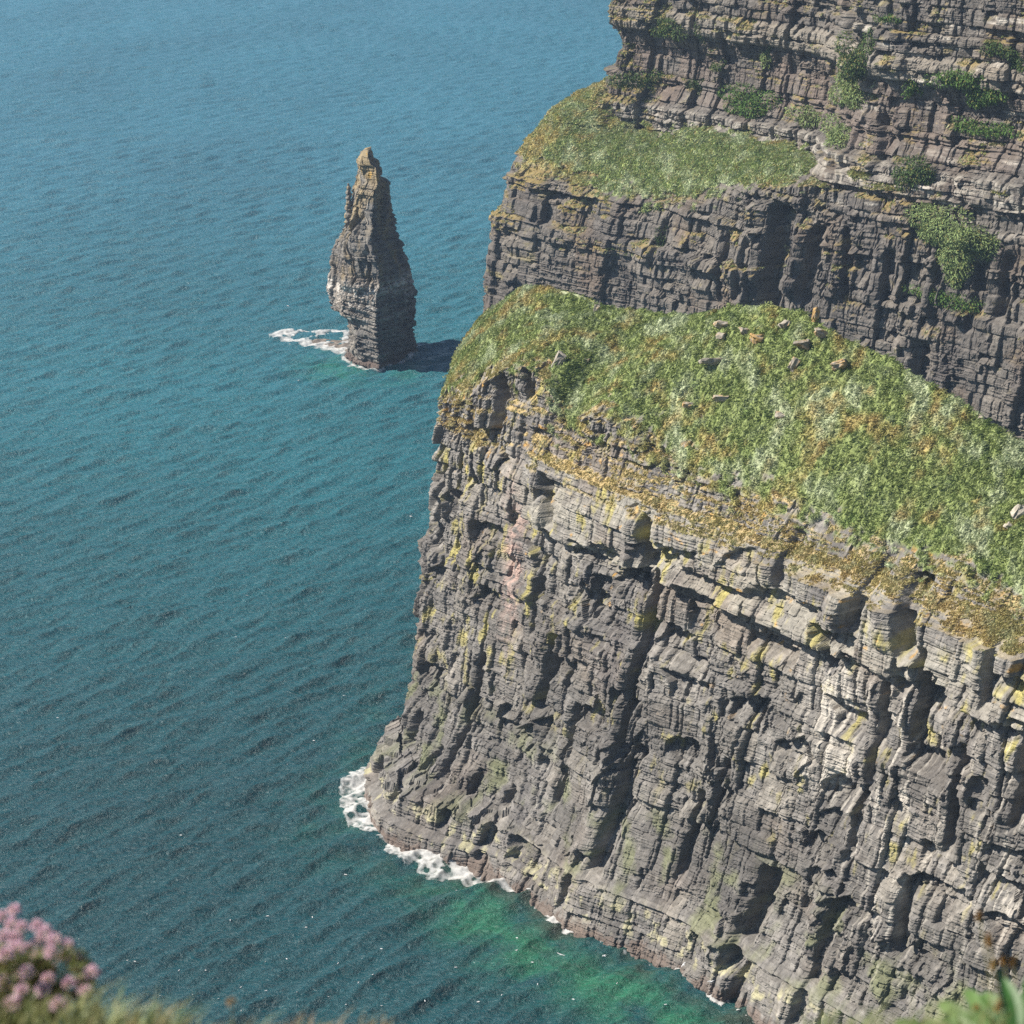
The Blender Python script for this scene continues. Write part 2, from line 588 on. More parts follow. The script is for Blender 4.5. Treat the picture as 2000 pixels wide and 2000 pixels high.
# clefts and alcoves read off the photograph: (x top, y top, x bottom, y bottom, width m, depth m, offset of the wall there)
CLEFTS = [(1622, 1062, 1608, 1180, 1.6, 4.0, 5), (1690, 1090, 1712, 1230, 2.2, 4.5, 5), (1712, 1230, 1700, 1400, 1.0, 2.5, 8),
          (1212, 985, 1218, 1085, 1.5, 3.0, 7), (1215, 1085, 1178, 1420, 1.2, 2.6, 9), (1178, 1420, 1150, 1620, 1.9, 3.4, 12),
          (822, 1330, 800, 1430, 1.6, 2.6, 6), (868, 1390, 850, 1450, 1.2, 2.0, 8), (905, 1240, 880, 1440, 1.0, 2.2, 9), (925, 1440, 905, 1500, 1.2, 2.2, 10),
          (1432, 1640, 1412, 1800, 2.0, 3.4, 12), (1412, 1800, 1395, 1900, 1.3, 2.4, 15), (1690, 1660, 1685, 1790, 1.4, 2.6, 12),
          (1040, 900, 1060, 990, 1.6, 2.6, 4), (945, 720, 950, 830, 2.2, 3.6, 2), (1000, 690, 1010, 760, 1.1, 2.2, 1),
          (1000, 1100, 990, 1200, 1.2, 2.0, 8), (1040, 1200, 1015, 1330, 1.5, 2.6, 9), (1075, 1330, 1055, 1500, 1.0, 2.2, 11),
          (1455, 1020, 1462, 1110, 1.3, 2.2, 6), (1540, 1180, 1555, 1260, 1.0, 2.0, 7), (1640, 1300, 1625, 1480, 1.2, 2.2, 9),
          (1860, 1200, 1850, 1330, 1.0, 2.0, 7), (1905, 1380, 1890, 1560, 1.1, 2.4, 9), (1600, 1490, 1590, 1620, .9, 1.8, 11),
          (1300, 1500, 1280, 1640, 1.1, 2.0, 12), (1345, 1440, 1330, 1560, .8, 1.6, 11), (1780, 1420, 1770, 1600, 1.0, 1.8, 10),
          (975, 1470, 960, 1560, 1.0, 1.8, 11), (1110, 1580, 1095, 1660, .9, 1.6, 14), (1560, 1700, 1540, 1900, 1.2, 2.0, 13)]
for (xa, ya, xb, yb, wd, dp, wo) in CLEFTS:
    ua, za = wall_uz(xa, ya, wo)
    ub, zb_ = wall_uz(xb, yb, wo)
    t = np.clip((za - Z) / max(za - zb_, .1), 0, 1)
    uc = ua + (ub - ua) * t + 0.5 * noise(Z / 4, Z * 0 + ua, 77) + 0.2 * noise(Z / 1.1, Z * 0 + ua, 78)
    inz = sstep(zb_ - 1.2, zb_ + 1.5, Z) * (1 - sstep(za - .5, za + .9, Z))
    x_ = (Uu - uc) / wd
    d = d - dp * inz * sstep(-1.0, -0.55, x_) * (1 - sstep(0.0, 1.3, x_)) + 0.5 * dp * 0.6 * inz * np.exp(-((x_ + 1.9) / 0.8) ** 2)
ALCOVES = [(1385, 1345, 26, 30, 2.6, 9), (1015, 1575, 30, 34, 3.0, 13), (1120, 1045, 40, 14, 1.8, 7), (1230, 1060, 40, 26, 2.4, 7),
           (1330, 1105, 70, 18, 2.0, 7), (1460, 1140, 60, 24, 2.2, 7), (1700, 1300, 40, 40, 2.6, 8), (1560, 1205, 40, 22, 2.2, 7),
           (905, 830, 34, 22, 2.0, 3), (1880, 1290, 40, 20, 2.0, 7), (1590, 1500, 30, 20, 1.8, 10), (1815, 1500, 16, 30, 1.8, 10),
           (1100, 1130, 36, 18, 1.6, 8), (1240, 1190, 34, 18, 1.8, 8), (1280, 1250, 30, 14, 1.4, 8), (1430, 1230, 44, 18, 1.8, 8), (1130, 1215, 26, 12, 1.3, 9)]
for (xc, yc, rx, ry, dp, wo) in ALCOVES:
    uc, zc = wall_uz(xc, yc, wo)
    ul, _ = wall_uz(xc - rx, yc, wo)
    _, zt = wall_uz(xc, yc - ry, wo)
    wu = abs(uc - ul)
    wz = abs(zt - zc)
    a = (Uu - uc) / wu + .25 * noise(Uu / 1.5, Z / 1.5, 41)
    b = (at['zw'] - zc) / wz + .2 * noise(Uu / 2, Z / 1.5, 42)
    # deepest under a straight roof, running out to nothing below
    d = d - dp * sstep(-1.6, .75, b) * (1 - sstep(.85, .98, b)) * sstep(-1.1, -.8, a) * (1 - sstep(.7, 1.1, a))

Nb = np.abs(grid_normals(P)[..., 2])
d = d * (1 - .75 * sstep(.55, .85, Nb))
rk2 = np.clip(rk[:, None] + 0.0 * Z, 0, 1)
edge_n = 0.35 * fbm(Uu / 5, P[..., 2] / 5 + lvn[:, None] * 3, 301, 4) + .25 * noise(Uu / 1.6, lvn[:, None] * 9, 302)
rockm = sstep(.42, .58, rk2 + edge_n * (rk2 < .995) * (rk2 > .01) + .15 * sstep(66, 92, Uu) * (lvn[:, None] < 11.25) * (rk2 < .995) + .42 * sstep(32, 24, Uu) * sstep(-16, -6, Uu) * (lvn[:, None] < 11.45) * (rk2 < .995) * (.4 + 1.2 * (at['fa'] > .35)))
# irregular ochre zone under the lip between the tip and the right
topw = (lvn >= 11).astype(float)[:, None]
d = d * (rockm * (1 - .55 * topw))
XX = P[..., 0] + nx * d
YY = P[..., 1] + ny * d
ZZ = Z.copy()
# tussocks
tus = 1 - rockm
ZZ = ZZ + tus * (0.9 * np.abs(fbm((XX + .6 * YY) / 2.6, (YY - .6 * XX) / 1.9, 401, 3)) * 2 + 0.9 * fbm(XX / 9, YY / 9, 402, 3) + .16 * fbm(XX / .7, YY / .9, 403, 2))
# crumbling top of the wall
ZZ = ZZ + rockm * topw * 1.0 * (at['a1'] - .5)
vb = voronoi(XX / 2.6, YY / 3.4, 881, .85)
ZZ = ZZ + (sstep(5.6, 7.2, Z) * (1 - sstep(10.2, 12, Z)) * sstep(45, 25, Uu)) * (1.8 * (vb[0] - .5) + 1.2 * (vb[1] - .5) * vb[3] + .5 * (at['a2'] - .5))
HP = np.stack([XX, YY, ZZ], -1)
Nn = grid_normals(HP)
if Nn[R_ // 3, C_ // 2] @ np.array([-.7, -.6, 0.2]) < 0:
    Nn = -Nn
    HF = grid_faces(R_, C_)[:, ::-1]
else:
    HF = grid_faces(R_, C_)
slope = Nn[..., 2]


def rock_tint(u, z, at, seed, warm=0.0):
    g = np.broadcast_to(C(.235, .222, .208), u.shape + (3,)).copy()
    g = mix(g, C(.15, .142, .138), sstep(.35, .8, at['lay']) * .55 * at['massive'])
    g = mix(g, C(.31, .285, .25), sstep(.55, .95, at['a1']) * .6)
    g = mix(g, C(.16, .15, .148), sstep(.6, .95, at['fa']) * .5)
    g = mix(g, C(.22, .175, .14), sstep(.0, .4, fbm(u / 22, z / 16, seed + 1, 3)) * (.45 + warm))
    g = mix(g, C(.135, .128, .13), sstep(.05, .4, fbm(u / 12, z / 30, seed + 2, 3)) * .55)
    g = g * (0.84 + .32 * at['a2'])[..., None] * (0.9 + .2 * at['fb'])[..., None]
    st = fbm(u / 1.3, z / 16, seed + 3, 3)
    g = mix(g, C(.40, .375, .34), sstep(.12, .5, st) * .4)
    g = mix(g, C(.09, .085, .085), sstep(.2, .55, -st) * .45)
    return g


Ht = rock_tint(Uu, Z, at, 500)
Ht = mix(Ht, C(.135, .128, .122), sstep(7, 14, Z) * (1 - sstep(42, 56, Z)) * sstep(-.3, .25, fbm(Uu / 15, Z / 13, 526, 4) + .1 * (at['a1'] - .5)) * .7)
lich = -.09 + fbm(Uu / 4, Z / 6, 511, 4) + .5 * fbm(Uu / 1.2, Z / 3.5, 512, 3)
Ht = .5 * (Ht * C(.78, .79, .81)) + .5 * (Ht * C(.78, .79, .81)) ** 1.25 * 1.42
Ht = Ht * (1 - .16 * sstep(50, 12, Z) * sstep(-.3, .3, fbm(Uu / 10, Z / 20, 528, 3)))[..., None]
Ht = mix(Ht, C(.32, .305, .265), topband * sstep(-.3, .2, fbm(Uu / 7, Z / 6, 527, 3)) * .55)
Ht = mix(Ht, C(.36, .32, .10), sstep(.05, .45, lich + .1 * topband + .12 * sstep(24, 4, np.abs(Uu - 14)) - .05) * sstep(14, 40, Z) * .75)
Ht = mix(Ht, C(.42, .24, .05), sstep(.38, .6, fbm(Uu / 2.5, Z / 2, 513, 4) + .1 * sstep(60, 72, Z)) * sstep(30, 60, Z) * .8)
Ht = mix(Ht, C(.15, .165, .085), sstep(.0, .4, fbm(Uu / 6, Z / 6, 514, 4)) * sstep(26, 17, Z) * sstep(4, 9, Z) * .65)
# guano and lime streaks, the pink fresh scar, reddish weed line and pale barnacle splash band
us, zs = wall_uz(1545, 1380, 9)
gu = np.exp(-((Uu - us) / 6) ** 2) * sstep(zs - 16, zs - 4, Z) * (1 - sstep(zs + 8, zs + 13, Z))
gu2 = np.exp(-((Uu - us - 14) / 9) ** 2) * .7 * sstep(8, 20, Z) * (1 - sstep(52, 60, Z)) + np.exp(-((Uu - us - 36) / 9) ** 2) * .7 * sstep(12, 22, Z) * (1 - sstep(58, 66, Z))
strk = fbm(Uu / .9, Z / 9, 515, 4)
Ht = mix(Ht, C(.62, .58, .52), np.clip(sstep(-.22, .25, strk + .1 * noise(Uu / 4, Z / 4, 3)) * gu + sstep(.02, .4, strk) * gu2, 0, .9) * .65)
up_, zp_ = wall_uz(955, 1065, 7)
pk = np.exp(-((Uu - up_ + .8 * noise(Z / 5, Z * 0, 9)) / 2.0) ** 2) * np.exp(-((Z - zp_) / 12) ** 2)
Ht = mix(Ht, C(.40, .285, .25), pk * sstep(-.35, .15, fbm(Uu / 1.2, Z / 1.5, 516, 3)))
Ht = mix(Ht, C(.36, .34, .22), sstep(.02, .35, fbm(Uu / 2.2, Z / 2.5, 517, 4)) * sstep(1.5, 3, Z) * sstep(9, 5, Z) * .85)
Ht = mix(Ht, C(.125, .092, .076), sstep(2.0, .6, Z + 1.6 * noise(Uu / 4, Z * 0, 518) + .9 * noise(Uu / .8, Z, 519)) * .7)
Ht = Ht * (1 + .16 * noise(Uu / 6, Z * 2.6, 525))[..., None]
# turf colours on the mesh itself
ochz = -.05 + .22 * sstep(11.25, 10.75, lvn)[:, None] + .12 * sstep(30, 0, Uu) + .28 * fbm(Uu / 26, lvn[:, None] * 2, 403, 3)
gt = grass_tint(HP[..., 0], HP[..., 1], 520, ochz)
# turf also roots on the sloping shelves near the top of the wall
shelf = sstep(.40, .60, slope + .25 * fbm(Uu / 2, Z / 2, 521, 3) + .35 * fbm(Uu / 9, Z / 5, 522, 3) - .2) * sstep(66, 71, Z) * sstep(.9, 1.0, rockm)
shelf = shelf * sstep(-20, 5, Uu) * (1 - .6 * sstep(72, 96, Uu) * sstep(-.05, .2, fbm(Uu / 3, Z / 2, 529, 4)))
och = C(.42, .32, .15)
Ht = mix(Ht, och, shelf * .85)
Ht = mix(Ht, gt * .8, tus)
near_cliff = make_mesh('cliff', HP.reshape(-1, 3), HF, M_ROCK, col=Ht.reshape(-1, 3))
tag(near_cliff, 'nearer grey bedded sea cliff of the grass-topped headland, filling the lower right', 'cliff')


def tufts(name, P, N, T, count_blades, hgt, wid, seed, lean, label, mat=M_BLADE):
    """a sward of bent triangular blades, one object"""
    r = np.random.default_rng(seed)
    n = len(P)
    k = count_blades
    b = np.repeat(P, k, 0) + np.column_stack([r.normal(0, hgt * .35, n * k), r.normal(0, hgt * .35, n * k), np.zeros(n * k)])
    N = np.repeat(N, k, 0)
    h = hgt * r.uniform(.5, 1.25, n * k)[:, None]
    dirv = N * .55 + np.array([0, 0, .5]) + lean + r.normal(0, .42, (n * k, 3))
    dirv /= np.linalg.norm(dirv, axis=1, keepdims=True)
    side = np.cross(dirv, r.normal(0, 1, (n * k, 3)))
    side /= np.linalg.norm(side, axis=1, keepdims=True) + 1e-9
    wd = wid * r.uniform(.6, 1.3, n * k)[:, None]
    droop = np.array([0, 0, -1]) * h * .22 + lean * h * .5
    b = b - N * 0.1
    v0 = b - side * wd
    v1 = b + side * wd
    v2 = b + dirv * h * .62 + side * wd * .7
    v3 = b + dirv * h + droop
    V = np.stack([v0, v1, v2, v3], 1).reshape(-1, 3)
    i = np.arange(n * k)[:, None] * 4
    Fq = i + np.array([[0, 1, 2, 3]])
    c = np.repeat(T, k, 0) * r.uniform(.8, 1.22, (n * k, 1))
    c = np.repeat(c, 4, 0)
    o = make_mesh(name, V, Fq, mat, col=c)
    return tag(o, label, kind='stuff')


vis = np.zeros((R_, C_), bool)
vis[:, 100:-58] = True
m_top = (tus > .5) & vis
m_shelf = (shelf > .35) & vis & (lvn[:, None] < 11.6)
idx = np.flatnonzero(m_top)
r1 = np.random.default_rng(11)
pick1 = r1.choice(idx, min(len(idx), 62000), replace=False)
idx2 = np.flatnonzero(m_shelf)
pick2 = r1.choice(idx2, min(len(idx2), 9000), replace=False)
flatP, flatN = HP.reshape(-1, 3), Nn.reshape(-1, 3)
gtf = gt.reshape(-1, 3)
tp = np.concatenate([flatP[pick1], flatP[pick2]])
tn = np.concatenate([flatN[pick1], flatN[pick2]])
pale = fbm(tp[:, 0] / 2.2, tp[:, 1] / 2.2, 88, 3)
tcol = np.concatenate([gtf[pick1], gtf[pick2] * .45 + och * .55])
tcol = mix(tcol, tcol * .5 + C(.24, .27, .18), sstep(.05, .4, pale) * .8)
LEAN = np.array([.55, .12, -.12])
tufts('grass', tp, tn, tcol, 6, .62, .085, 21, LEAN, 'windblown green and ochre grass covering the top of the near headland')

# ------------------------------------------------------------------ the far cliff
lowL = [([140, 760], 60), ([80, 738], 60), ([40, 716], 60), ([18, 701], 66), ([6, 688], 62), ([-.5, 676], 57), ([1, 667], 54.5), ([15.4, 653.4], 52.5),
        ([28, 641.2], 51), ([41.8, 628], 50.5), ([56.3, 614.1], 56), ([68.6, 602.2], 63), ([78, 592], 66), ([90, 581], 68), ([104.4, 567.6], 70),
        ([131.7, 541.3], 71), ([160, 500], 72), ([190, 440], 73), ([215, 380], 74)]
upL = [([150, 740], 80), ([95, 728], 80), ([62, 712], 80), ([42, 701], 80), ([32, 692], 80), ([28, 684], 79), ([29, 679.5], 76), ([36, 672], 70),
       ([46, 662.5], 69), ([58, 651], 72.5), ([70, 639], 73), ([81, 627], 72), ([88, 614], 71.5), ([92.5, 586], 72), ([106, 570], 73.5),
       ([132.6, 542.6], 74.5), ([161.4, 501], 75.5), ([191.4, 440.8], 76.5), ([216.4, 380.8], 77.5)]
lo = np.array([[*p, z] for p, z in lowL])
upb = np.array([[*p, z] for p, z in upL])
sf = np.concatenate([[0], np.cumsum(np.linalg.norm(np.diff(lo[:, :2] * .5 + upb[:, :2] * .5, axis=0), axis=1))])
gx = np.gradient(lo[:, 0], sf)
gy = np.gradient(lo[:, 1], sf)
gl = np.hypot(gx, gy)
on = np.column_stack([gy / gl, -gx / gl])
if on[8] @ C(-.7, -.7) < 0:
    on = -on


def off(base, o, z):
    return np.column_stack([base[:, :2] + on * o, np.broadcast_to(z, (len(base),))])


ledge = lo * .5 + upb * .5
ledge[:, 2] = lo[:, 2] * .42 + upb[:, 2] * .58 + .8
flev = [off(lo, 11, -4), off(lo, 9, 0), off(lo, 7, 12), off(lo, 5.5, 33), off(lo, 0, 0), ledge, upb,
        off(upb, -.5, 78), off(upb, -5, 85), off(upb, -6.5, 92), off(upb, -3.5, 100), off(upb, -4.5, 118), off(upb, -7, 150), off(upb, -40, 158)]
flev[4][:, 2] = lo[:, 2]
flev[7][:, 2] = np.maximum(upb[:, 2] + 5, 78)
sfine0, sfine1 = sf[3], sf[-2]
s_f = np.concatenate([np.linspace(0, sfine0, 60)[:-1], np.arange(sfine0, sfine1, .24), np.linspace(sfine1, sf[-1], 40)])
rows = [6, 40, 90, 84, 50, 50, 26, 30, 30, 36, 76, 100, 20]
P, rk, lvn = loft(flev, sf, s_f, rows, [1, 1, 1, 1, .7, .05, .6, 1, 1, 1, 1, 1, 1, .2])
R2, C2 = P.shape[:2]
nx, ny = outward(P, 61, -1)
sgn = np.sign((nx * on[8, 0] + ny * on[8, 1])[20, np.searchsorted(s_f, sf[8])])
nx, ny = nx * sgn, ny * sgn
Uf = np.broadcast_to(s_f[None, :] - sf[6], (R2, C2)).copy()
Z = P[..., 2].copy()
d, at = rock_disp(Uf, Z, 202, ridge=.95, band=1.45, thin=1.5, facet=.9, dip=0.0)
rk2 = np.broadcast_to(rk[:, None], (R2, C2))
edge_n = .35 * fbm(Uf / 6, lvn[:, None] * 3 + Z / 8, 211, 4) + .2 * noise(Uf / 2, lvn[:, None] * 9, 212)
# the grass ledge exists only left of the recess
has_ledge = sstep(112, 96, Uf)
rockm = sstep(.42, .58, rk2 + edge_n * (rk2 < .995) + (1 - has_ledge) * .8)
led = (1 - rockm)
ledge_zone = sstep(4, 4.3, lvn)[:, None] * (1 - sstep(5.7, 6, lvn))[:, None]
d = d * rockm * (1 - .35 * ledge_zone)
# projecting pillar, recess and overhung bands of the far cliff
zw = at['zw']
paleband = sstep(69, 69.4, zw) * (1 - sstep(76, 76.6, zw))
d = d + 1.6 * paleband * sstep(-30, -10, Uf) - 1.3 * sstep(76.8, 77.5, zw) * (1 - sstep(83, 84, zw)) * rockm
d = d + 1.4 * sstep(36.5, 37, zw) * (1 - sstep(41, 41.6, zw)) * sstep(-10, 4, Uf) * (1 - sstep(105, 115, Uf))
d = d + 1.5 * sstep(98, 98.6, zw) * (1 - sstep(104, 105, zw))


def far_u(px, py, w_=0.0):
    dd = ray(px * 2000 / 1932, py * 2000 / 1932)
    n_ = C(-.694, -.72)
    p0 = C(-2, 670.) + n_ * w_
    t = (p0 @ n_) / (dd[0] * n_[0] + dd[1] * n_[1])
    q = dd * t
    # nearest column
    k = np.argmin(np.hypot(P[90, :, 0] - q[0], P[90, :, 1] - q[1]))
    return s_f[k] - sf[6], q[2] + CAM_H


for (xa, ya, xb, yb, wd, dp) in [(1482, 390, 1466, 600, 5.0, 7.0), (1550, 430, 1535, 560, 3.4, 5.0), (1610, 430, 1615, 560, 1.6, 2.6), (1690, 470, 1685, 560, 2.0, 3.0),
                                 (1250, 420, 1248, 500, 1.4, 2.0), (1640, 230, 1660, 330, 3.0, 3.0), (1560, 20, 1570, 120, 3.0, 3.0), (1425, 450, 1420, 560, 1.6, 2.4),
                                 (1850, 500, 1845, 620, 1.6, 2.6), (1905, 480, 1900, 600, 2.0, 3.0), (1755, 640, 1760, 720, 3.0, 3.4), (1380, 440, 1375, 560, 1.2, 1.8), (1780, 470, 1775, 600, 1.2, 2.0)]:
    ua, za = far_u(xa, ya)
    ub, zb_ = far_u(xb, yb)
    t = np.clip((za - Z) / max(za - zb_, .1), 0, 1)
    uc = ua + (ub - ua) * t + .8 * noise(Z / 6, Z * 0 + ua, 77)
    inz = sstep(zb_ - 1.5, zb_ + 2, Z) * (1 - sstep(za - 1, za + 1.5, Z)) * rockm
    x_ = (Uf - uc) / wd
    d = d - dp * inz * sstep(-1, -.5, x_) * (1 - sstep(.2, 1.4, x_)) + .4 * dp * inz * np.exp(-((x_ + 1.9) / .8) ** 2)
XX = P[..., 0] + nx * d
YY = P[..., 1] + ny * d
ZZ = Z + led * (.8 * np.abs(fbm(XX / 4, YY / 5, 221, 3)) * 2 + 1.4 * fbm(XX / 14, YY / 14, 222, 3) + .2 * fbm(XX, YY, 223, 2))
FP = np.stack([XX, YY, ZZ], -1)
FN = grid_normals(FP)
kc = np.searchsorted(s_f, sf[9])
FF = grid_faces(R2, C2)
if FN[60, kc] @ np.array([-.7, -.7, .2]) < 0:
    FN = -FN
    FF = FF[:, ::-1]
slope = FN[..., 2]
Ft = rock_tint(Uf, Z, at, 600, warm=.25)
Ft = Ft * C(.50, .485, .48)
Ft = mix(Ft, C(.30, .28, .25), paleband * sstep(-.25, .3, fbm(Uf / 3, Z / 2, 601, 3)) * .75)
Ft = mix(Ft, C(.25, .225, .19), sstep(98, 99, zw) * (1 - sstep(104.5, 106, zw)) * .5)
Ft = mix(Ft, C(.45, .42, .38), sstep(.15, .45, fbm(Uf / 14, Z / 2.0, 602, 4)) * sstep(60, 66, Z) * sstep(100, 120, Uf) * .7)
Ft = mix(Ft, C(.34, .29, .11), sstep(.2, .55, fbm(Uf / 6, Z / 4, 603, 4) + .15 * sstep(20, 0, Uf) - .08) * .4)
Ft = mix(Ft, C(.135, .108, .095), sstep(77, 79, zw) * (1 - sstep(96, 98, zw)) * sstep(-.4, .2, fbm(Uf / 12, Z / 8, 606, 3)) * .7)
Ft = Ft * (1 + .2 * noise(Uf / 9, Z * 1.5, 607))[..., None]
Ft = mix(Ft, C(.085, .052, .042), sstep(2.6, 1.3, Z) * .8)
fshelf = sstep(.45, .65, slope + .3 * fbm(Uf / 3, Z / 3, 604, 3)) * sstep(28, 40, Z) * rockm
vegn = fbm(Uf / 15, Z / 9, 605, 4)
fshelf = fshelf * sstep(.0, .3, vegn + .25 * sstep(30, 0, Uf))
Ft = mix(Ft, C(.24, .18, .06), fshelf * .7)
fo = .5 * sstep(24, 4, Uf + .35 * (Z - 56)) - .3 + .3 * sstep(.35, .6, rk2) * (1 - rockm)
fgt = grass_tint(FP[..., 0], FP[..., 1], 620, fo)
Ft = mix(Ft, fgt, led)
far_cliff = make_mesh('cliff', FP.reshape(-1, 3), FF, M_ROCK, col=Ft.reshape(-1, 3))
tag(far_cliff, 'taller brown bedded cliff behind the headland with a grassy ledge, upper right', 'cliff')
visf = np.zeros((R2, C2), bool)
visf[:, 55:-38] = True
i1 = np.flatnonzero((led > .5) & visf & (lvn[:, None] < 7))
i2 = np.flatnonzero((fshelf > .35) & visf)
p1 = r1.choice(i1, min(len(i1), 26000), replace=False)
p2 = r1.choice(i2, min(len(i2), 6000), replace=False)
fpf, fnf, fgf = FP.reshape(-1, 3), FN.reshape(-1, 3), fgt.reshape(-1, 3)
tp = np.concatenate([fpf[p1], fpf[p2]])
tcol = np.concatenate([fgf[p1] * 1.15, fgf[p2] * .5 + C(.13, .11, .035)])
pale = fbm(tp[:, 0] / 3, tp[:, 1] / 3, 89, 3)
rc = np.random.default_rng(77).random(len(tp))
tcol = mix(tcol, C(.46, .35, .15), (rc < .17) * .45)
tcol = mix(tcol, C(.50, .53, .36), ((rc > .22) & (rc < .36)) * .5)
tcol = mix(tcol, C(.13, .20, .055), (rc > .88) * .6)
tcol = mix(tcol, tcol * .5 + C(.24, .27, .18), sstep(.05, .4, pale) * .8)
tufts('grass', tp, np.concatenate([fnf[p1], fnf[p2]]), tcol, 5, 1.1, .14, 22, LEAN, 'tan and green grass on the ledge halfway up the far cliff')

# ------------------------------------------------------------------ the sea stack
SX = lambda zx: 500 + zx * .2588
SY = lambda zy: 250 + zy * .2588
left_sil = [(800, 175), (768, 240), (770, 310), (742, 370), (722, 470), (700, 560), (690, 620), (660, 740), (612, 850), (577, 940), (560, 1010), (552, 1130),
            (542, 1210), (570, 1290), (578, 1360), (640, 1385), (695, 1410), (702, 1480), (715, 1540), (690, 1600), (700, 1680), (670, 1760), (660, 1790)]
right_sil = [(868, 172), (890, 230), (933, 255), (935, 310), (952, 380), (1000, 400), (1012, 560), (1060, 700), (1062, 760), (1100, 860), (1112, 950), (1160, 1030),
             (1185, 1130), (1205, 1230), (1206, 1350), (1195, 1540), (1208, 1620), (1215, 1790)]
ridge_l = [(840, 180), (880, 300), (912, 440), (862, 560), (842, 760), (835, 870), (868, 960), (925, 1030), (940, 1150), (912, 1280), (902, 1420), (915, 1600), (930, 1700), (925, 1790)]
Y0 = 648.0


def onplane(zx, zy, yy):
    dd = ray(SX(zx), SY(zy))
    q = dd * (yy / dd[1])
    return q[0], q[2] + CAM_H


def curve(lst, yy):
    a = np.array([onplane(x, y, yy) for x, y in lst])
    k = np.argsort(a[:, 1])
    return a[k, 1], a[k, 0]


zL, xL = curve(left_sil, Y0)
zR, xR = curve(right_sil, Y0 + 6)
zG, xG = curve(ridge_l, Y0 - 12)
ztop = zL.max()
zs_ = np.concatenate([np.arange(-3, ztop, .16), [ztop]])
NA = 420
ang = np.linspace(0, 1, NA, endpoint=False)
SV = []
L = np.interp(zs_, zL, xL)
Rr = np.interp(zs_, zR, xR)
G = np.interp(zs_, zG, xG)
taper = np.clip((ztop - zs_) / ztop, 0, 1)
dy_f = 2.0 + 13.5 * np.clip(taper * 1.6, 0, 1) ** .8     # how far the front edge stands out
dy_b = 2.0 + 9.0 * np.clip(taper * 1.5, 0, 1) ** .9
G = np.clip(G, L + .5, Rr - .5)
for i, z in enumerate(zs_):
    poly = np.array([[L[i], Y0], [L[i] * .72 + G[i] * .28, Y0 - dy_f[i] * .62], [G[i], Y0 - dy_f[i]], [Rr[i] - (Rr[i] - G[i]) * .12, Y0 + 3], [Rr[i], Y0 + 6], [Rr[i] - 2.5 * min(1, taper[i] * 3), Y0 + 6 + dy_b[i]],
                     [L[i] + (Rr[i] - L[i]) * .3, Y0 + 3 + dy_b[i]], [L[i] + .4, Y0 + 3]])
    pc = np.vstack([poly, poly[:1]])
    frac = np.array([0, .13, .30, .52, .58, .70, .88, .94, 1.0])
    SV.append(np.column_stack([np.interp(ang, frac, pc[:, 0]), np.interp(ang, frac, pc[:, 1]), np.full(NA, z)]))
SVp = np.array(SV)
# outward normals in plan, wrap-around
dx = np.roll(SVp, -3, 1) - np.roll(SVp, 3, 1)
snx, sny = dx[..., 1], -dx[..., 0]
ln = np.hypot(snx, sny) + 1e-9
snx, sny = snx / ln, sny / ln
cen = SVp.mean(1, keepdims=True)
if ((SVp - cen)[..., 0] * snx + (SVp - cen)[..., 1] * sny).mean() < 0:
    snx, sny = -snx, -sny
per = 66.0
sl_ = np.hypot(np.diff(SVp[..., 0], axis=1), np.diff(SVp[..., 1], axis=1))
Us = np.concatenate([np.zeros((len(zs_), 1)), np.cumsum(sl_, 1)], 1)
Us = Us - Us[:, int(.30 * NA)][:, None]
perim = (sl_.sum(1) + np.hypot(SVp[:, -1, 0] - SVp[:, 0, 0], SVp[:, -1, 1] - SVp[:, 0, 1]))[:, None]
Zs = SVp[..., 2]
dA, atA = rock_disp(Us, Zs, 303, ridge=.55, band=.8, thin=1.25, facet=.8, dip=0.0)
dB, atB = rock_disp(Us - perim, Zs, 303, ridge=.55, band=.8, thin=1.25, facet=.8, dip=0.0)
wb = sstep(.9, 1.0, ang)[None, :]
d = dA * (1 - wb) + dB * wb
amp = (.35 + .65 * sstep(1, .75, Zs / ztop)) * sstep(1.0, .96, Zs / ztop)
front = np.exp(-((ang - .17) / .10) ** 2)[None, :]
flute = np.abs(noise(Us / 3.1 + .35 * noise(Us / 4, Zs / 6, 3), Zs / 22, 311))
d = d + front * sstep(23, 26, Zs) * (1 - sstep(44, 52, Zs)) * (.9 - 3.2 * sstep(.22, .02, flute))
bedS = np.where(noise(Us / 9, (Zs + .12 * Us) * 1.1, 313) > .0, .35, -.35) + .35 * noise(Us / 5, Zs * .8, 314)
low = 1 - sstep(19, 24, Zs)
side_ = sstep(.30, .36, ang)[None, :] * np.ones_like(Zs)
d = d * (1 - .45 * np.maximum(low, side_)) + bedS * np.maximum(low, side_ * .8)
amp = amp * (1 - .15 * np.exp(-((ang - 0) / .03) ** 2) - .15 * np.exp(-((ang - 1) / .03) ** 2) - .2 * np.exp(-((ang - .57) / .04) ** 2))[None, :]
d = (d - .12) * amp * 1.2
SQ = SVp.copy()
SQ[..., 0] += snx * d
SQ[..., 1] += sny * d
SQ[..., 2] += .15 * noise(Us / 3, Zs / 3, 312)
nr = len(zs_)
V = np.vstack([SQ.reshape(-1, 3), [[SQ[-1, :, 0].mean(), SQ[-1, :, 1].mean(), ztop + .5]]])
i = np.arange(nr * NA).reshape(nr, NA)
j = np.roll(i, -1, 1)
SF = np.stack([i[:-1], j[:-1], j[1:], i[1:]], -1).reshape(-1, 4)
cap = np.stack([i[-1], j[-1], np.full(NA, nr * NA)], -1)
St = rock_tint(Us, Zs, atA, 700, warm=.1) * .66
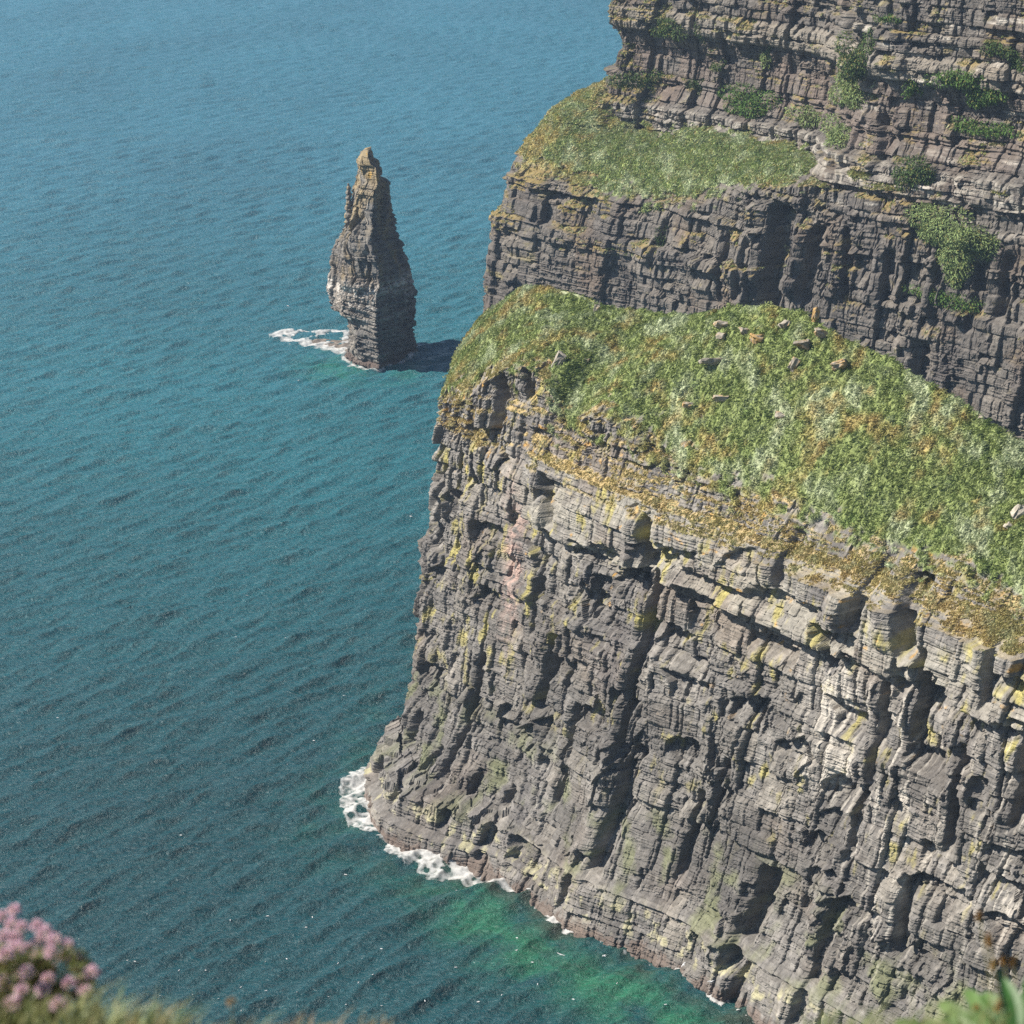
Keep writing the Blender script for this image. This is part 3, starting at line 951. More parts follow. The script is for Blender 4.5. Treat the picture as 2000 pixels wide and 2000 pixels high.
St = mix(St, C(.26, .20, .11), sstep(-.15, .35, fbm(Us / 5, Zs / 9, 701, 3) + .5 * sstep(38, 66, Zs) - .12) * sstep(22, 30, Zs) * .75)
St = mix(St, C(.44, .27, .06), sstep(.25, .5, fbm(Us / 1.6, Zs / 3, 704, 3)) * sstep(50, 60, Zs) * .8)
wh = np.exp(-((Zs - 24.5 - .8 * noise(Us / 3, Zs, 702)) / 2.0) ** 2) + .6 * np.exp(-((Zs - 15.3) / .5) ** 2) + .6 * np.exp(-((Zs - 20) / 2.5) ** 2) * sstep(.0, .3, noise(Us / .6, Zs / 8, 705))
St = mix(St, C(.5, .47, .44), np.clip(wh * sstep(-.25, .15, fbm(Us / 1.5, Zs / 1.2, 703, 3)), 0, .85))
St = mix(St, C(.085, .055, .045), sstep(3.0, 1.5, Zs) * .7)
stc = np.vstack([St.reshape(-1, 3), [[.3, .22, .1]]])
stack = make_mesh('sea_stack', V, [SF, cap], M_STACK, col=stc)
tag(stack, 'tall pointed dark rock pillar standing alone in the sea, lit on its left side', 'sea stack')
# the small pinnacle leaning on its left shoulder and the wave-washed shelf at its foot
STK = stack


def pinnacle(zx, ztop_, zbot, wtop, wbot, ydep, seed):
    nr_, na_ = 26, 28
    rows_ = []
    for q in range(nr_):
        t = q / (nr_ - 1)
        zy = zbot + (ztop_ - zbot) * t
        cx, cz = onplane(zx, zy, ydep)
        wd = (wbot + (wtop - wbot) * t) * .2588 * 669 / 4165 * .5 * (1 if t < .96 else .6)
        a = np.linspace(0, 2 * np.pi, na_, endpoint=False)
        rr_ = wd * (1 + .35 * fbm(np.cos(a) * 1.3 + seed, np.sin(a) * 1.3 + cz * .25, seed, 2) + .22 * np.sign(noise(np.full(na_, cz * 1.1), np.cos(a) * .4, seed + 1)))
        rows_.append(np.column_stack([cx + rr_ * np.cos(a), ydep + rr_ * np.sin(a), np.full(na_, cz)]))
    Vp = np.vstack(rows_ + [rows_[-1].mean(0, keepdims=True) + [[0, 0, .35]]])
    ii = np.arange(nr_ * na_).reshape(nr_, na_)
    jj = np.roll(ii, -1, 1)
    q4 = np.stack([ii[:-1], jj[:-1], jj[1:], ii[1:]], -1).reshape(-1, 4)
    cp = np.stack([ii[-1], jj[-1], np.full(na_, nr_ * na_)], -1)
    cc_ = mix(np.broadcast_to(C(.17, .155, .14), Vp.shape).copy(), C(.27, .20, .09), sstep(0, .5, fbm(Vp[:, 0], Vp[:, 2] / 2, seed + 4, 3)))
    return make_mesh('pinnacle', Vp, [q4, cp], M_STACK, parent=stack, col=cc_)


pinnacle(698, 422, 720, 26, 60, Y0 - 1, 5)
pinnacle(828, 166, 330, 62, 95, Y0 + 1, 6)
pinnacle(908, 246, 420, 56, 80, Y0 + 3, 8)
pinnacle(985, 392, 560, 40, 70, Y0 + 5, 9)
pinnacle(908, 1012, 1140, 30, 70, Y0 - 9.5, 12)
# the wave-washed shelf of rock at the left foot
ga, gb = np.meshgrid(np.linspace(-80, -34, 150), np.linspace(626, 668, 110))
SH_ = np.array([at_z(SX(x), SY(y))[:2] for x, y in [(120, 1562), (180, 1530), (330, 1490), (450, 1510), (600, 1500), (760, 1560), (800, 1720), (640, 1700), (480, 1650), (300, 1615)]])
best = np.full(ga.shape, 1e9)
ins = np.zeros(ga.shape, bool)
for q in range(len(SH_)):
    (x1, y1), (x2, y2) = SH_[q], SH_[(q + 1) % len(SH_)]
    t = np.clip(((ga - x1) * (x2 - x1) + (gb - y1) * (y2 - y1)) / ((x2 - x1) ** 2 + (y2 - y1) ** 2), 0, 1)
    best = np.minimum(best, np.hypot(ga - x1 - t * (x2 - x1), gb - y1 - t * (y2 - y1)))
    ins ^= ((y1 > gb) != (y2 > gb)) & (ga < (x2 - x1) * (gb - y1) / (y2 - y1) + x1)
best = np.where(ins, best, -best)
gz = np.clip(-1.2 + .38 * best, -2, .1) + .55 * fbm(ga / 3, gb / 3, 41, 4) + .5 * np.clip((ga + 56) / 8, 0, 2.5) * (best > 1)
sc_ = mix(np.broadcast_to(C(.11, .095, .085), ga.shape + (3,)).copy(), C(.2, .17, .145), sstep(-.1, .3, fbm(ga / 2, gb / 2, 42, 3)))
make_mesh('rock_shelf', np.stack([ga, gb, gz], -1).reshape(-1, 3), grid_faces(*ga.shape), M_STACK, parent=stack, col=sc_.reshape(-1, 3))


# ------------------------------------------------------------------ sea
def sea_waves(x, y, chop=False):
    r = np.random.default_rng(5)
    h = np.zeros(x.shape, F32)
    ox = np.zeros(x.shape, F32) if chop else None
    oy = np.zeros(x.shape, F32) if chop else None
    base = math.atan2(-.90, .43)
    for i in range(72):
        lam = 2.0 * (19 / 2.0) ** r.random()
        th = base + r.normal(0, .33)
        k = 2 * math.pi / lam
        a = .072 * (lam / 6) ** .82 * r.uniform(.5, 1.3)
        if lam > 11:
            a *= .7
        ph = r.uniform(0, 6.28)
        cx, cy = math.cos(th), math.sin(th)
        p = x * F32(k * cx) + y * F32(k * cy) + F32(ph)
        h += F32(a) * np.sin(p)
        if chop:
            c = np.cos(p) * F32(a * .40)
            ox += c * F32(cx)
            oy += c * F32(cy)
    return (h, ox, oy) if chop else h


foot_line = footP[14:].copy()
seg = []
for a, b in zip(foot_line[:-1], foot_line[1:]):
    n = max(2, int(np.hypot(*(b - a)) / 1.5))
    seg.append(a + (b - a) * np.linspace(0, 1, n, endpoint=False)[:, None])
seg = np.vstack(seg)
stk_line = np.array([[SQ[19, q, 0], SQ[19, q, 1]] for q in range(0, NA, 8)])


def mind(x, y, pts, maxd=60.0):
    out = np.full(x.shape, maxd, F32)
    m = (x > pts[:, 0].min() - maxd) & (x < pts[:, 0].max() + maxd) & (y > pts[:, 1].min() - maxd) & (y < pts[:, 1].max() + maxd)
    xs, ys = x[m], y[m]
    best = np.full(xs.shape, maxd * maxd, F32)
    for p in pts:
        best = np.minimum(best, (xs - p[0]) ** 2 + (ys - p[1]) ** 2)
    out[m] = np.sqrt(best)
    return out


angs = np.concatenate([np.radians(np.linspace(-88, -20, 60)), np.arange(math.radians(-17), math.radians(12), .00095), np.radians(np.linspace(14, 88, 60))])
rad = [6.0]
while rad[-1] < 7000:
    rr = rad[-1]
    st = .04 * rr if rr < 190 else (.0011 * rr if rr < 1000 else (.0015 * rr if rr < 1900 else .03 * rr))
    rad.append(rr + max(st, .2))
rad = np.array(rad)
AA, RR = np.meshgrid(angs, rad)
sx = (RR * np.sin(AA)).astype(F32)
sy = (RR * np.cos(AA)).astype(F32)
sh = np.zeros(sx.shape, F32)
fine_r = (rad > 180) & (rad < 2000)
fine_a = np.abs(angs) < math.radians(18)
sub = np.ix_(fine_r, fine_a)
wh_, wx_, wy_ = sea_waves(sx[sub], sy[sub], True)
wf_ = ((1 - sstep(1500, 1950, RR[sub])) * sstep(185, 210, RR[sub])).astype(F32)
sh[sub] = wh_ * wf_
dn = mind(sx, sy, seg)
ds = mind(sx, sy, stk_line, 50)
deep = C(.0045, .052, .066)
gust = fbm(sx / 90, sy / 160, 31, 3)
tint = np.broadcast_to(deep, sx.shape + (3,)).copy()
tint = mix(tint, C(.0120, .050, .071), sstep(420, 1000, sy)) * (1 + .22 * gust)[..., None] * (1 + 1.3 * sstep(330, 640, sy) + .5 * sstep(600, 1100, sy))[..., None]  # stronger sky reflection of the farther water painted into the base colour
pn = fbm(sx / 9, sy / 9, 32, 5, .6)
sub_rock = sstep(.0, .3, fbm(sx / 5, sy / 4, 33, 4)) * sstep(18, 6, dn) * sstep(350, 330, sy)
inb = (sy < 356)
sgreen = np.exp(-((dn - 10) / 8.5) ** 2) * sstep(-.6, .3, pn) * sstep(362, 335, sy)
nose_g = sstep(22, 2, dn) * .25 * sstep(-.3, .4, pn) * sstep(335, 345, sy)
tint = mix(tint, C(.020, .14, .080), np.clip(sgreen * sstep(-26, -4, sx) * .85 + sgreen * .15 + nose_g, 0, 1))
tint = mix(tint, C(.014, .045, .035), sub_rock * .45)
tint = mix(tint, C(.035, .045, .030), sstep(5.5, 2.0, dn) * sstep(-.2, .3, pn) * sstep(345, 325, sy) * .8)
stg = sstep(26, 3, ds) * sstep(648, 636, sy) * .75 + .5 * sstep(22, 4, ds) * sstep(-46, -52, sx)
tint = mix(tint, C(.014, .15, .12), np.clip(stg * sstep(-.4, .4, pn), 0, 1))
SEAF = grid_faces(*sx.shape)[:, ::-1]
sx[sub] += wx_ * wf_
sy[sub] += wy_ * wf_
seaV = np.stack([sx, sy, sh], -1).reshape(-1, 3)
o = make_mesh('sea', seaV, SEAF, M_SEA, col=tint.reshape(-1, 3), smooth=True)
if o.data.polygons[len(o.data.polygons) // 2].normal.z < 0:
    o.data.flip_normals()
tag(o, 'teal blue rippled open sea turning green by the cliff foot', kind='structure')


def foam_patch(label, x0, x1, y0, y1, step, mask_fn):
    xs = np.arange(x0, x1, step)
    ys = np.arange(y0, y1, step)
    X, Y = np.meshgrid(xs, ys)
    X = X + .3 * step * noise(X * 3, Y * 3, 71)
    Y = Y + .3 * step * noise(X * 3, Y * 3, 72)
    mk = mask_fn(X, Y)
    h = sea_waves(X.astype(F32), Y.astype(F32))
    Zt = h + .06 + .45 * np.clip(mk, 0, 1) * (.6 + .8 * noise(X / 1.2, Y / 1.2, 73))
    q = grid_faces(*X.shape)
    keep = mk.ravel()[q].min(1) > 0.0
    q = q[keep]
    used = np.unique(q)
    rm = np.full(X.size, -1)
    rm[used] = np.arange(len(used))
    V = np.stack([X, Y, Zt], -1).reshape(-1, 3)[used]
    thick = np.clip(mk.ravel()[used] * 1.1, 0, .5)
    c = np.column_stack([np.full((len(V), 2), .8), thick])
    return V, rm[q], c


def join(parts):
    V, F, Cc = [], [], []
    n = 0
    for v, f, c in parts:
        V.append(v)
        F.append(f + n)
        Cc.append(c)
        n += len(v)
    return np.vstack(V), np.vstack(F), np.vstack(Cc)


def lace(X, Y, s):
    return .55 - 1.9 * np.abs(fbm(X / s, Y / s, 61, 4)) - .15


def poly_sd(X, Y, poly):
    """signed distance to a polygon, positive inside"""
    best = np.full(X.shape, 1e9)
    ins = np.zeros(X.shape, bool)
    n = len(poly)
    for i in range(n):
        (x1, y1), (x2, y2) = poly[i], poly[(i + 1) % n]
        dx_, dy_ = x2 - x1, y2 - y1
        t = np.clip(((X - x1) * dx_ + (Y - y1) * dy_) / (dx_ * dx_ + dy_ * dy_), 0, 1)
        best = np.minimum(best, np.hypot(X - x1 - t * dx_, Y - y1 - t * dy_))
        c_ = (y1 > Y) != (y2 > Y)
        ins ^= c_ & (X < dx_ * (Y - y1) / (dy_ if dy_ else 1e-9) + x1)
    return np.where(ins, best, -best)


SHELF = [at_z(SX(x), SY(y))[:2] for x, y in [(85, 1562), (150, 1520), (240, 1488), (330, 1472), (450, 1500), (560, 1488), (700, 1520), (760, 1600), (760, 1740), (640, 1715), (480, 1670), (300, 1630), (150, 1595)]]


def m_stackfoam(X, Y):
    e = poly_sd(X, Y, SHELF) + 2.2 * fbm(X / 5, Y / 7, 62, 4) + .8 * fbm(X / 1.5, Y / 1.5, 64, 3)
    bare = sstep(.0, .35, fbm(X / 5 + 3, Y / 9, 67, 4) + .12 * noise(X / 1.2, Y / 1.2, 68) + .05 * (e - 3)) * sstep(2.0, 4.0, e)
    v = np.minimum(e * .22, .5) * (1 - bare * 1.35) + .25 * lace(X, Y, 5)
    ring = .9 - np.abs(mind(X, Y, stk_line, 30) - 1.0) / 2.2 + .6 * fbm(X / 2.5, Y / 2.5, 63, 3)
    ring = ring * ((Y < Y0 + 6) & (X < -30))
    return np.maximum(np.where(e > 0, v, -1), np.where(ring > .45, ring - .45, -1))


def m_nosefoam(X, Y):
    dd_ = mind(X, Y, seg, 40)
    # strong at the tip, patchy along the wall
    tipw = np.exp(-(((X + 27) / 9) ** 2 + ((Y - 356) / 13) ** 2)) * 1.0
    b = at_z(800 * 1.035, 1632 * 1.035)
    mid_ = np.exp(-(((X - b[0]) / 14) ** 2 + ((Y - b[1]) / 7) ** 2)) * .8
    c_ = at_z(905 * 1.035, 1655 * 1.035)
    mid2 = np.exp(-(((X - c_[0]) / 5) ** 2 + ((Y - c_[1]) / 5) ** 2)) * .8
    along = sstep(.05, .45, noise(X / 7, Y / 7, 66))
    big = np.maximum(tipw, np.maximum(mid_ * .8, mid2 * .8))
    reach = .35 + 8.5 * big + 1.9 * along
    e = (reach - dd_) / reach
    v = np.minimum(e * .55, .3) + lace(X, Y, 3.2) * .9 - .12 + .12 * big + .18 * sstep(2.2, .5, dd_) * (along * 1.2 + big) + .22 * fbm(X / .9, Y / .9, 69, 3)
    return np.where(e > 0, v, -1)


parts = [foam_patch('', -90, -26, 616, 680, .3, m_stackfoam), foam_patch('', -60, 62, 258, 385, .25, m_nosefoam)]
fv, ff, fc = join(parts)
# whitecap flecks
rw = np.random.default_rng(9)
fl = []
for k in range(60):
    p = at_z(rw.uniform(0, 1180), 2000 * rw.uniform(0.02, 1) ** .7)
    s = rw.uniform(.06, .2) * (1.5 if p[1] > 500 else 1)
    if rw.random() < .4:
        p = at_z(rw.uniform(100, 900), rw.uniform(1750, 1990))
        s = rw.uniform(.04, .10)
    n = 7
    th = np.linspace(0, 2 * np.pi, n, endpoint=False)
    v = np.column_stack([p[0] + s * 2.2 * np.cos(th) * rw.uniform(.5, 1.2, n), p[1] + s * np.sin(th) * rw.uniform(.5, 1.2, n) + .4 * s * np.cos(th), np.zeros(n)])
    v[:, 2] = sea_waves(v[:, 0].astype(F32), v[:, 1].astype(F32)) + .07
    fl.append(v)
nf0 = len(fv)
flv = np.vstack(fl)
fi = np.arange(len(flv)).reshape(-1, 7) + nf0
o = make_mesh('foam', np.vstack([fv, flv]), [ff, fi], M_FOAM, col=np.full((len(fv) + len(flv), 3), .70), smooth=True)
cov = o.data.attributes.new('cover', 'FLOAT', 'POINT')
cov.data.foreach_set('value', np.concatenate([fc[:, 2], np.full(len(flv), .8)]).astype(F32))
tag(o, 'white surf and foam round the sea stack and along the cliff foot', kind='stuff')

# ------------------------------------------------------------------ things lying or growing on the place
import bmesh


class Picker:
    """where on a built surface a point of the place lies"""
    def __init__(self, Pg, Ng):
        self.P = Pg.reshape(-1, 3)
        self.N = Ng.reshape(-1, 3)
        self.x, self.y, self.d = project(self.P)

    def __call__(self, px, py, r=4.0):
        X, Y = px * 2000 / 1932, py * 2000 / 1932
        m = np.flatnonzero((np.abs(self.x - X) < r) & (np.abs(self.y - Y) < r))
        if len(m) == 0:
            return self(px, py, r * 2)
        k = m[np.argmin(self.d[m])]
        return self.P[k], self.N[k]


near = Picker(HP[:, 90:], Nn[:, 90:])
far = Picker(FP[:, 50:], FN[:, 50:])


def boulder(px, py, wpx, hpx, label, seed, tilt=0.0, orange=.2, surf=near, dep=.7, pale=1.0, cat='boulder', name='boulder'):
    p, n = surf(px, py)
    sc = (p[1] * CP + (CAM_H - p[2]) * SP) / FPX * 2000 / 1932
    W, Hh = wpx * sc * .92, hpx * sc * .9
    r = np.random.default_rng(seed)
    bm = bmesh.new()
    for k in range(26):
        q = r.uniform(-1, 1, 3)
        q = np.sign(q) * np.abs(q) ** .62
        bm.verts.new((q[0] * W * .5, q[1] * W * .5 * dep, q[2] * Hh * .5))
    ret = bmesh.ops.convex_hull(bm, input=bm.verts)
    for v in [v for v in bm.verts if not v.link_faces]:
        bm.verts.remove(v)
    bmesh.ops.subdivide_edges(bm, edges=bm.edges[:], cuts=2, use_grid_fill=True)
    bmesh.ops.triangulate(bm, faces=bm.faces[:])
    me = bpy.data.meshes.new(name)
    co = np.array([v.co[:] for v in bm.verts])
    nn = np.array([v.normal[:] for v in bm.verts])
    dd_ = .3 * min(W, Hh) * fbm(co[:, 0] * 2 / W + seed, co[:, 2] * 7 / W + co[:, 1] * 2 / W, seed, 3)
    co = co + nn * dd_[:, None]
    for v, c in zip(bm.verts, co):
        v.co = c
    bm.to_mesh(me)
    bm.free()
    c = np.broadcast_to(C(.29, .265, .225) * pale, co.shape).copy()
    c = mix(c, C(.42, .25, .07), sstep(.15, .5, fbm(co[:, 0] * 3 / W + 9, co[:, 2] * 3 / W + co[:, 1], seed + 1, 3) + orange) * .8)
    c = mix(c, C(.2, .19, .18), sstep(.05, .4, fbm(co[:, 0] * 4 / W, co[:, 2] * 8 / W + 5, seed + 2, 3)) * .6)
    ca = me.color_attributes.new('tint', 'FLOAT_COLOR', 'POINT')
    c4 = np.ones((len(co), 4), F32)
    c4[:, :3] = c
    ca.data.foreach_set('color', c4.ravel())
    me.materials.append(M_STONE)
    o = bpy.data.objects.new(name, me)
    COL.objects.link(o)
    o.location = (p[0], p[1], p[2] + Hh * .08)
    o.rotation_euler = (r.uniform(-.15, .15), tilt, r.uniform(-.5, .5))
    return tag(o, label, cat)


boulder(1533, 596, 14, 46, 'upright orange-topped stone standing on the crest of the near headland', 1, .12, .5)
boulder(1545, 626, 34, 18, 'flat pale slab at the foot of the upright orange-topped stone', 2, .3, .2)
boulder(1478, 612, 26, 22, 'pale wedge of stone on the crest left of the upright stone', 3, -.2, 0)
boulder(1362, 612, 30, 18, 'flat stone at the upper left of the stone heap on the crest', 4, .1, .1)
boulder(1362, 632, 24, 14, 'pale squat stone at the lower left of the stone heap on the crest', 5, -.1, 0)
boulder(1402, 628, 22, 22, 'dark jagged stone in the middle of the stone heap on the crest', 6, .2, .1)
boulder(1428, 640, 34, 20, 'orange lichened stone at the right end of the stone heap', 7, .1, .6)
boulder(1343, 678, 62, 17, 'large flat layered slab in the middle of the headland grass', 108, .1, .05, dep=.6, pale=.9)
boulder(1052, 682, 20, 42, 'leaning pale stone in the grass near the left tip of the headland', 9, .5, -.2)
boulder(1122, 582, 14, 26, 'small pale upright stone on the left crest', 10, .1, 0)
boulder(1496, 688, 20, 30, 'grey leaning stone with an orange foot below the crest', 11, .5, .15)
boulder(1584, 688, 34, 24, 'broken stone with orange lichen right of the grey leaning stone', 12, -.4, .35)
boulder(1512, 650, 34, 20, 'low dark stone beneath the upright stone', 13, -.3, .1, pale=.6)
boulder(1918, 968, 26, 40, 'pale broken block at the right edge of the grass', 14, .7, -.1, pale=1.35)
boulder(1902, 990, 22, 16, 'smaller pale block lying below the broken block at the right edge', 15, .5, -.1, pale=1.35)
boulder(1358, 752, 34, 16, 'low crumbled stone half sunk in the grass left of centre', 16, .1, 0)
boulder(1848, 786, 10, 10, 'small pinkish stone near the right crest', 17, .1, 0)
boulder(1110, 676, 12, 8, 'small flat stone in the grass right of the leaning pale stone', 18, .1, .1)
boulder(1300, 762, 22, 12, 'low brown stone in the grass above the crumbling cliff edge', 19, .1, .3)
boulder(1470, 780, 26, 12, 'small pale stone in a bare patch of the grass slope', 20, .1, .1)
wet = 'boulder'
boulder(905, 852, 20, 26, 'grey block wedged in the dark notch near the top of the headland corner', 22, .1, -.2)


def clump(px, py, rx, ry, label, seed, tone=0, surf=far, name='fern_clump', cat='fern', n=420):
    p, nrm = surf(px, py)
    sc = (p[1] * CP + (CAM_H - p[2]) * SP) / FPX * 2000 / 1932
    a, b = rx * sc, ry * sc
    h = np.array([nrm[0], nrm[1], 0])
    h = h / (np.linalg.norm(h) + 1e-9)
    if h @ C(-.7, -.7, 0) < .2:
        h = C(-.69, -.72, 0)
    sdir = C(-h[1], h[0], 0)
    r = np.random.default_rng(seed)
    n = int(1.9 * n * max(.5, min(4.5, rx * ry / 420)))
    # several overlapping lobes give an uneven outline
    nl = 5 + int(rx / 12)
    lc = np.column_stack([np.linspace(-.7, .7, nl) + r.normal(0, .1, nl), r.uniform(-.55, .55, nl)])
    lr = r.uniform(.44, .62, nl)
    k = r.integers(0, nl, n)
    th = r.uniform(0, 2 * np.pi, n)
    ph = np.arccos(r.uniform(-.1, 1, n))
    rr = lr[k] * r.uniform(.75, 1.08, n)
    x_ = lc[k, 0] + rr * np.sin(ph) * np.cos(th)
    z_ = lc[k, 1] + rr * np.sin(ph) * np.sin(th)
    y_ = rr * np.cos(ph)
    a, b = a * 1.15, b * 1.2
    dpt = min(a, b) * 1.0
    # lobes follow the rock behind them
    off_ = []
    for q in range(nl):
        pq, _ = surf(px + lc[q, 0] * rx, py - lc[q, 1] * ry, 5)
        o_ = (pq - p) @ h
        off_.append(np.clip(o_, -1.2, 1.2))
    off_ = np.array(off_)
    ctr = p + sdir * (x_ * a)[:, None] * (1 if sdir[0] > 0 else -1) + h * (y_ * dpt + off_[k] - .1)[:, None] + np.outer(z_ * b, [0, 0, 1])
    od = sdir * (np.sin(ph) * np.cos(th))[:, None] * (1 if sdir[0] > 0 else -1) + h * np.cos(ph)[:, None] + np.outer(np.sin(ph) * np.sin(th), [0, 0, 1])
    dirv = od * .6 + np.array([.25, 0, -.45]) + r.normal(0, .4, (n, 3))
    dirv /= np.linalg.norm(dirv, axis=1, keepdims=True)
    sd = np.cross(dirv, od + r.normal(0, .3, (n, 3)))
    sd /= np.linalg.norm(sd, axis=1, keepdims=True) + 1e-9
    ln_ = (.45 + .5 * r.random(n))[:, None] * np.clip(min(a, b) * .42, .5, 1.05)
    w_ = ln_ * .24
    V = np.stack([ctr - sd * w_ * .6, ctr + sd * w_ * .6, ctr + dirv * ln_ * .6 + sd * w_, ctr + dirv * ln_], 1)
    base = [C(.080, .15, .035), C(.060, .10, .03), C(.18, .24, .095)][tone]
    c = np.broadcast_to(base, (n, 3)) * r.uniform(.6, 1.45, (n, 1))
    c = mix(c, C(.22, .19, .06), (r.random(n) < .12) * .7)
    V = V - p
    o = make_mesh(name, V.reshape(-1, 3), np.arange(n * 4).reshape(n, 4), M_BLADE, col=np.repeat(c, 4, 0))
    o.location = p
    return tag(o, label, cat)


clump(1254, 56, 34, 18, 'dark green fern clump hanging high on the left part of the far cliff', 31, 1)
clump(1318, 72, 9, 24, 'narrow upright fern clump right of the high dark green one', 32, 1)
clump(1215, 148, 58, 17, 'dark olive heather carpet on the ledge above the pale rock band', 33, 1, name='heather_patch', cat='heather')
clump(1315, 165, 18, 10, 'small dark clump on the right end of the olive ledge', 34, 1)
clump(1415, 186, 48, 26, 'bright green bush spilling over the right end of the pale rock band', 35, 0)
clump(1618, 105, 34, 44, 'tall dark green bush in the gully of the far cliff', 36, 1)
clump(1608, 170, 46, 32, 'grey green leafy patch below the tall dark bush in the gully', 37, 2)
clump(1668, 38, 28, 9, 'thin green strip of ferns under the topmost rock band', 38, 0)
clump(1882, 94, 28, 14, 'round dark fern clump under an overhang near the right edge', 39, 1)
clump(1922, 120, 14, 15, 'dark fern clump cut by the right edge of the picture', 40, 1)
clump(1812, 154, 46, 18, 'wide bright fern cushion below the round dark clump', 41, 0)
clump(1858, 184, 34, 22, 'bright hanging ferns just under the wide bright cushion', 42, 0)
clump(1848, 246, 60, 13, 'long low strip of green along a ledge at the right', 43, 0)
clump(1722, 160, 16, 24, 'slim fern clump left of the wide bright cushion', 44, 0)
clump(1725, 338, 30, 40, 'dark shrubby growth in the corner below the white stained band', 45, 1)
clump(1775, 425, 62, 34, 'large pale green leafy slope in the recess at the right', 46, 2, n=600)
clump(1855, 465, 56, 34, 'yellow green leafy slope right of the large pale green one', 47, 2, n=500)
clump(1800, 490, 26, 44, 'trailing tail of leaves hanging below the large leafy slope', 48, 2)
clump(1780, 566, 70, 12, 'narrow green seam along a ledge low in the recess', 49, 0)
clump(1350, 120, 12, 9, 'tiny fern tuft on the bare brown band', 50, 1)
clump(1446, 112, 12, 26, 'yellowish vertical moss streak beside the gully', 51, 2)
clump(1250, 455, 9, 22, 'small dark clump in the crack under the grassy ledge', 52, 1)
clump(1580, 258, 36, 30, 'low mossy tuft at the right end of the grassy ledge', 54, 2)
clump(1540, 222, 44, 18, 'yellow green mossy mound left of the gully foot', 53, 2)

# gulls on the water and over it
def gull_mesh(flying):
    r = np.random.default_rng(3)
    prof = [(-.24, .01), (-.18, .05), (-.06, .085), (.06, .085), (.13, .06), (.17, .05), (.21, .045), (.24, .01)]
    V, F = [], []
    ns = 8
    for x, rad in prof:
        for q in range(ns):
            t = 2 * np.pi * q / ns
            V.append((x, rad * np.cos(t), rad * .9 * np.sin(t) + .06 + (.05 if .12 < x < .23 else 0)))
    for i in range(len(prof) - 1):
        for q in range(ns):
            F.append((i * ns + q, i * ns + (q + 1) % ns, (i + 1) * ns + (q + 1) % ns, (i + 1) * ns + q))
    for sgn_ in (-1, 1):
        b = len(V)
        if flying:
            pts = [(.10, .06, .10), (-.06, .06, .10), (.14, .32, .20), (-.02, .32, .19), (.0, .68, .12), (-.06, .66, .12)]
        else:
            pts = [(.10, .07, .09), (.06, .05, .14), (-.08, .09, .09), (-.10, .05, .14), (-.28, .03, .09), (-.27, .02, .10)]
        for p in pts:
            V.append((p[0], p[1] * sgn_, p[2]))
        for p in pts:
            V.append((p[0], p[1] * sgn_, p[2] - .015))
        for o_ in (0, 6):
            F += [(b + o_, b + o_ + 1, b + o_ + 3, b + o_ + 2), (b + o_ + 2, b + o_ + 3, b + o_ + 5, b + o_ + 4)]
        F += [(b, b + 2, b + 8, b + 6), (b + 2, b + 4, b + 10, b + 8), (b + 1, b + 3, b + 9, b + 7), (b + 3, b + 5, b + 11, b + 9)]
    return np.array(V, float), np.array(F)


rg = np.random.default_rng(44)
gv, gf = gull_mesh(True)
gc = np.full((len(gv), 3), .8)
g0 = make_mesh('gull', gv, gf, M_BIRD, col=gc)
sv, sf_ = gull_mesh(False)
g1 = make_mesh('gull', sv, sf_, M_BIRD, col=gc)
fly = [(1335, 1885), (1388, 1918), (1095, 1865), (1180, 1868)]
sit = [(1040, 1878), (1120, 1950), (980, 1945), (1300, 1960), (1160, 1805), (1010, 1830), (890, 1890), (700, 1925), (660, 1880), (560, 1870), (430, 1860), (520, 1940),
       (350, 1900), (610, 1790), (745, 1850), (450, 1802), (1205, 1925), (1050, 1925), (830, 1960), (470, 1925)]
for i, (x, y) in enumerate(fly):
    o = g0 if i == 0 else g0.copy()
    if i:
        COL.objects.link(o)
    hh = rg.uniform(6, 30)
    p = at_z(x, y, hh)
    o.location = p
    o.rotation_euler = (rg.uniform(-.4, .4), 0, rg.uniform(0, 6.28))
    tag(o, 'white gull gliding low over the green water', 'gull', 'gulls over the green water')
for i, (x, y) in enumerate(sit):
    o = g1 if i == 0 else g1.copy()
    if i:
        COL.objects.link(o)
    p = at_z(x, y)
    p[2] = float(sea_waves(np.array([p[0]], F32), np.array([p[1]], F32))[0]) - .03
    o.location = p
    o.rotation_euler = (0, 0, rg.uniform(0, 6.28))
    tag(o, 'white gull floating on the dark water at the bottom', 'gull', 'gulls resting on the sea')

# ------------------------------------------------------------------ foreground clifftop, out of focus
gxs = np.concatenate([np.linspace(-60, -1.6, 14), np.linspace(-1.5, 1.5, 61), np.linspace(1.6, 30, 10)])
gl_ = []
for (yy, zz) in [(-60, 189.5), (-10, 188.9), (-2, 188.5), (0, 188.4), (1.2, 188.38), (1.7, 188.38), (2.0, 188.37), (2.15, 188.33), (2.22, 188.2), (2.2, 187.5), (2.0, 180), (2.0, 120), (3, 40), (4, -5)]:
    bumpy = .03 * noise(gxs * 3, gxs * 0 + yy, 7)
    gl_.append(np.column_stack([gxs, np.full(len(gxs), yy) + bumpy * (1 if yy > 1 else 0), zz + bumpy * (zz > 187)]))
GV = np.vstack(gl_)
gcn = fbm(GV[:, 0] * 3, GV[:, 1] * 3, 12, 3)
gcol = mix(np.broadcast_to(C(.10, .12, .04), GV.shape).copy(), C(.15, .11, .06), sstep(-.1, .3, gcn))
gcol[GV[:, 2] < 187.8] = C(.2, .19, .18)
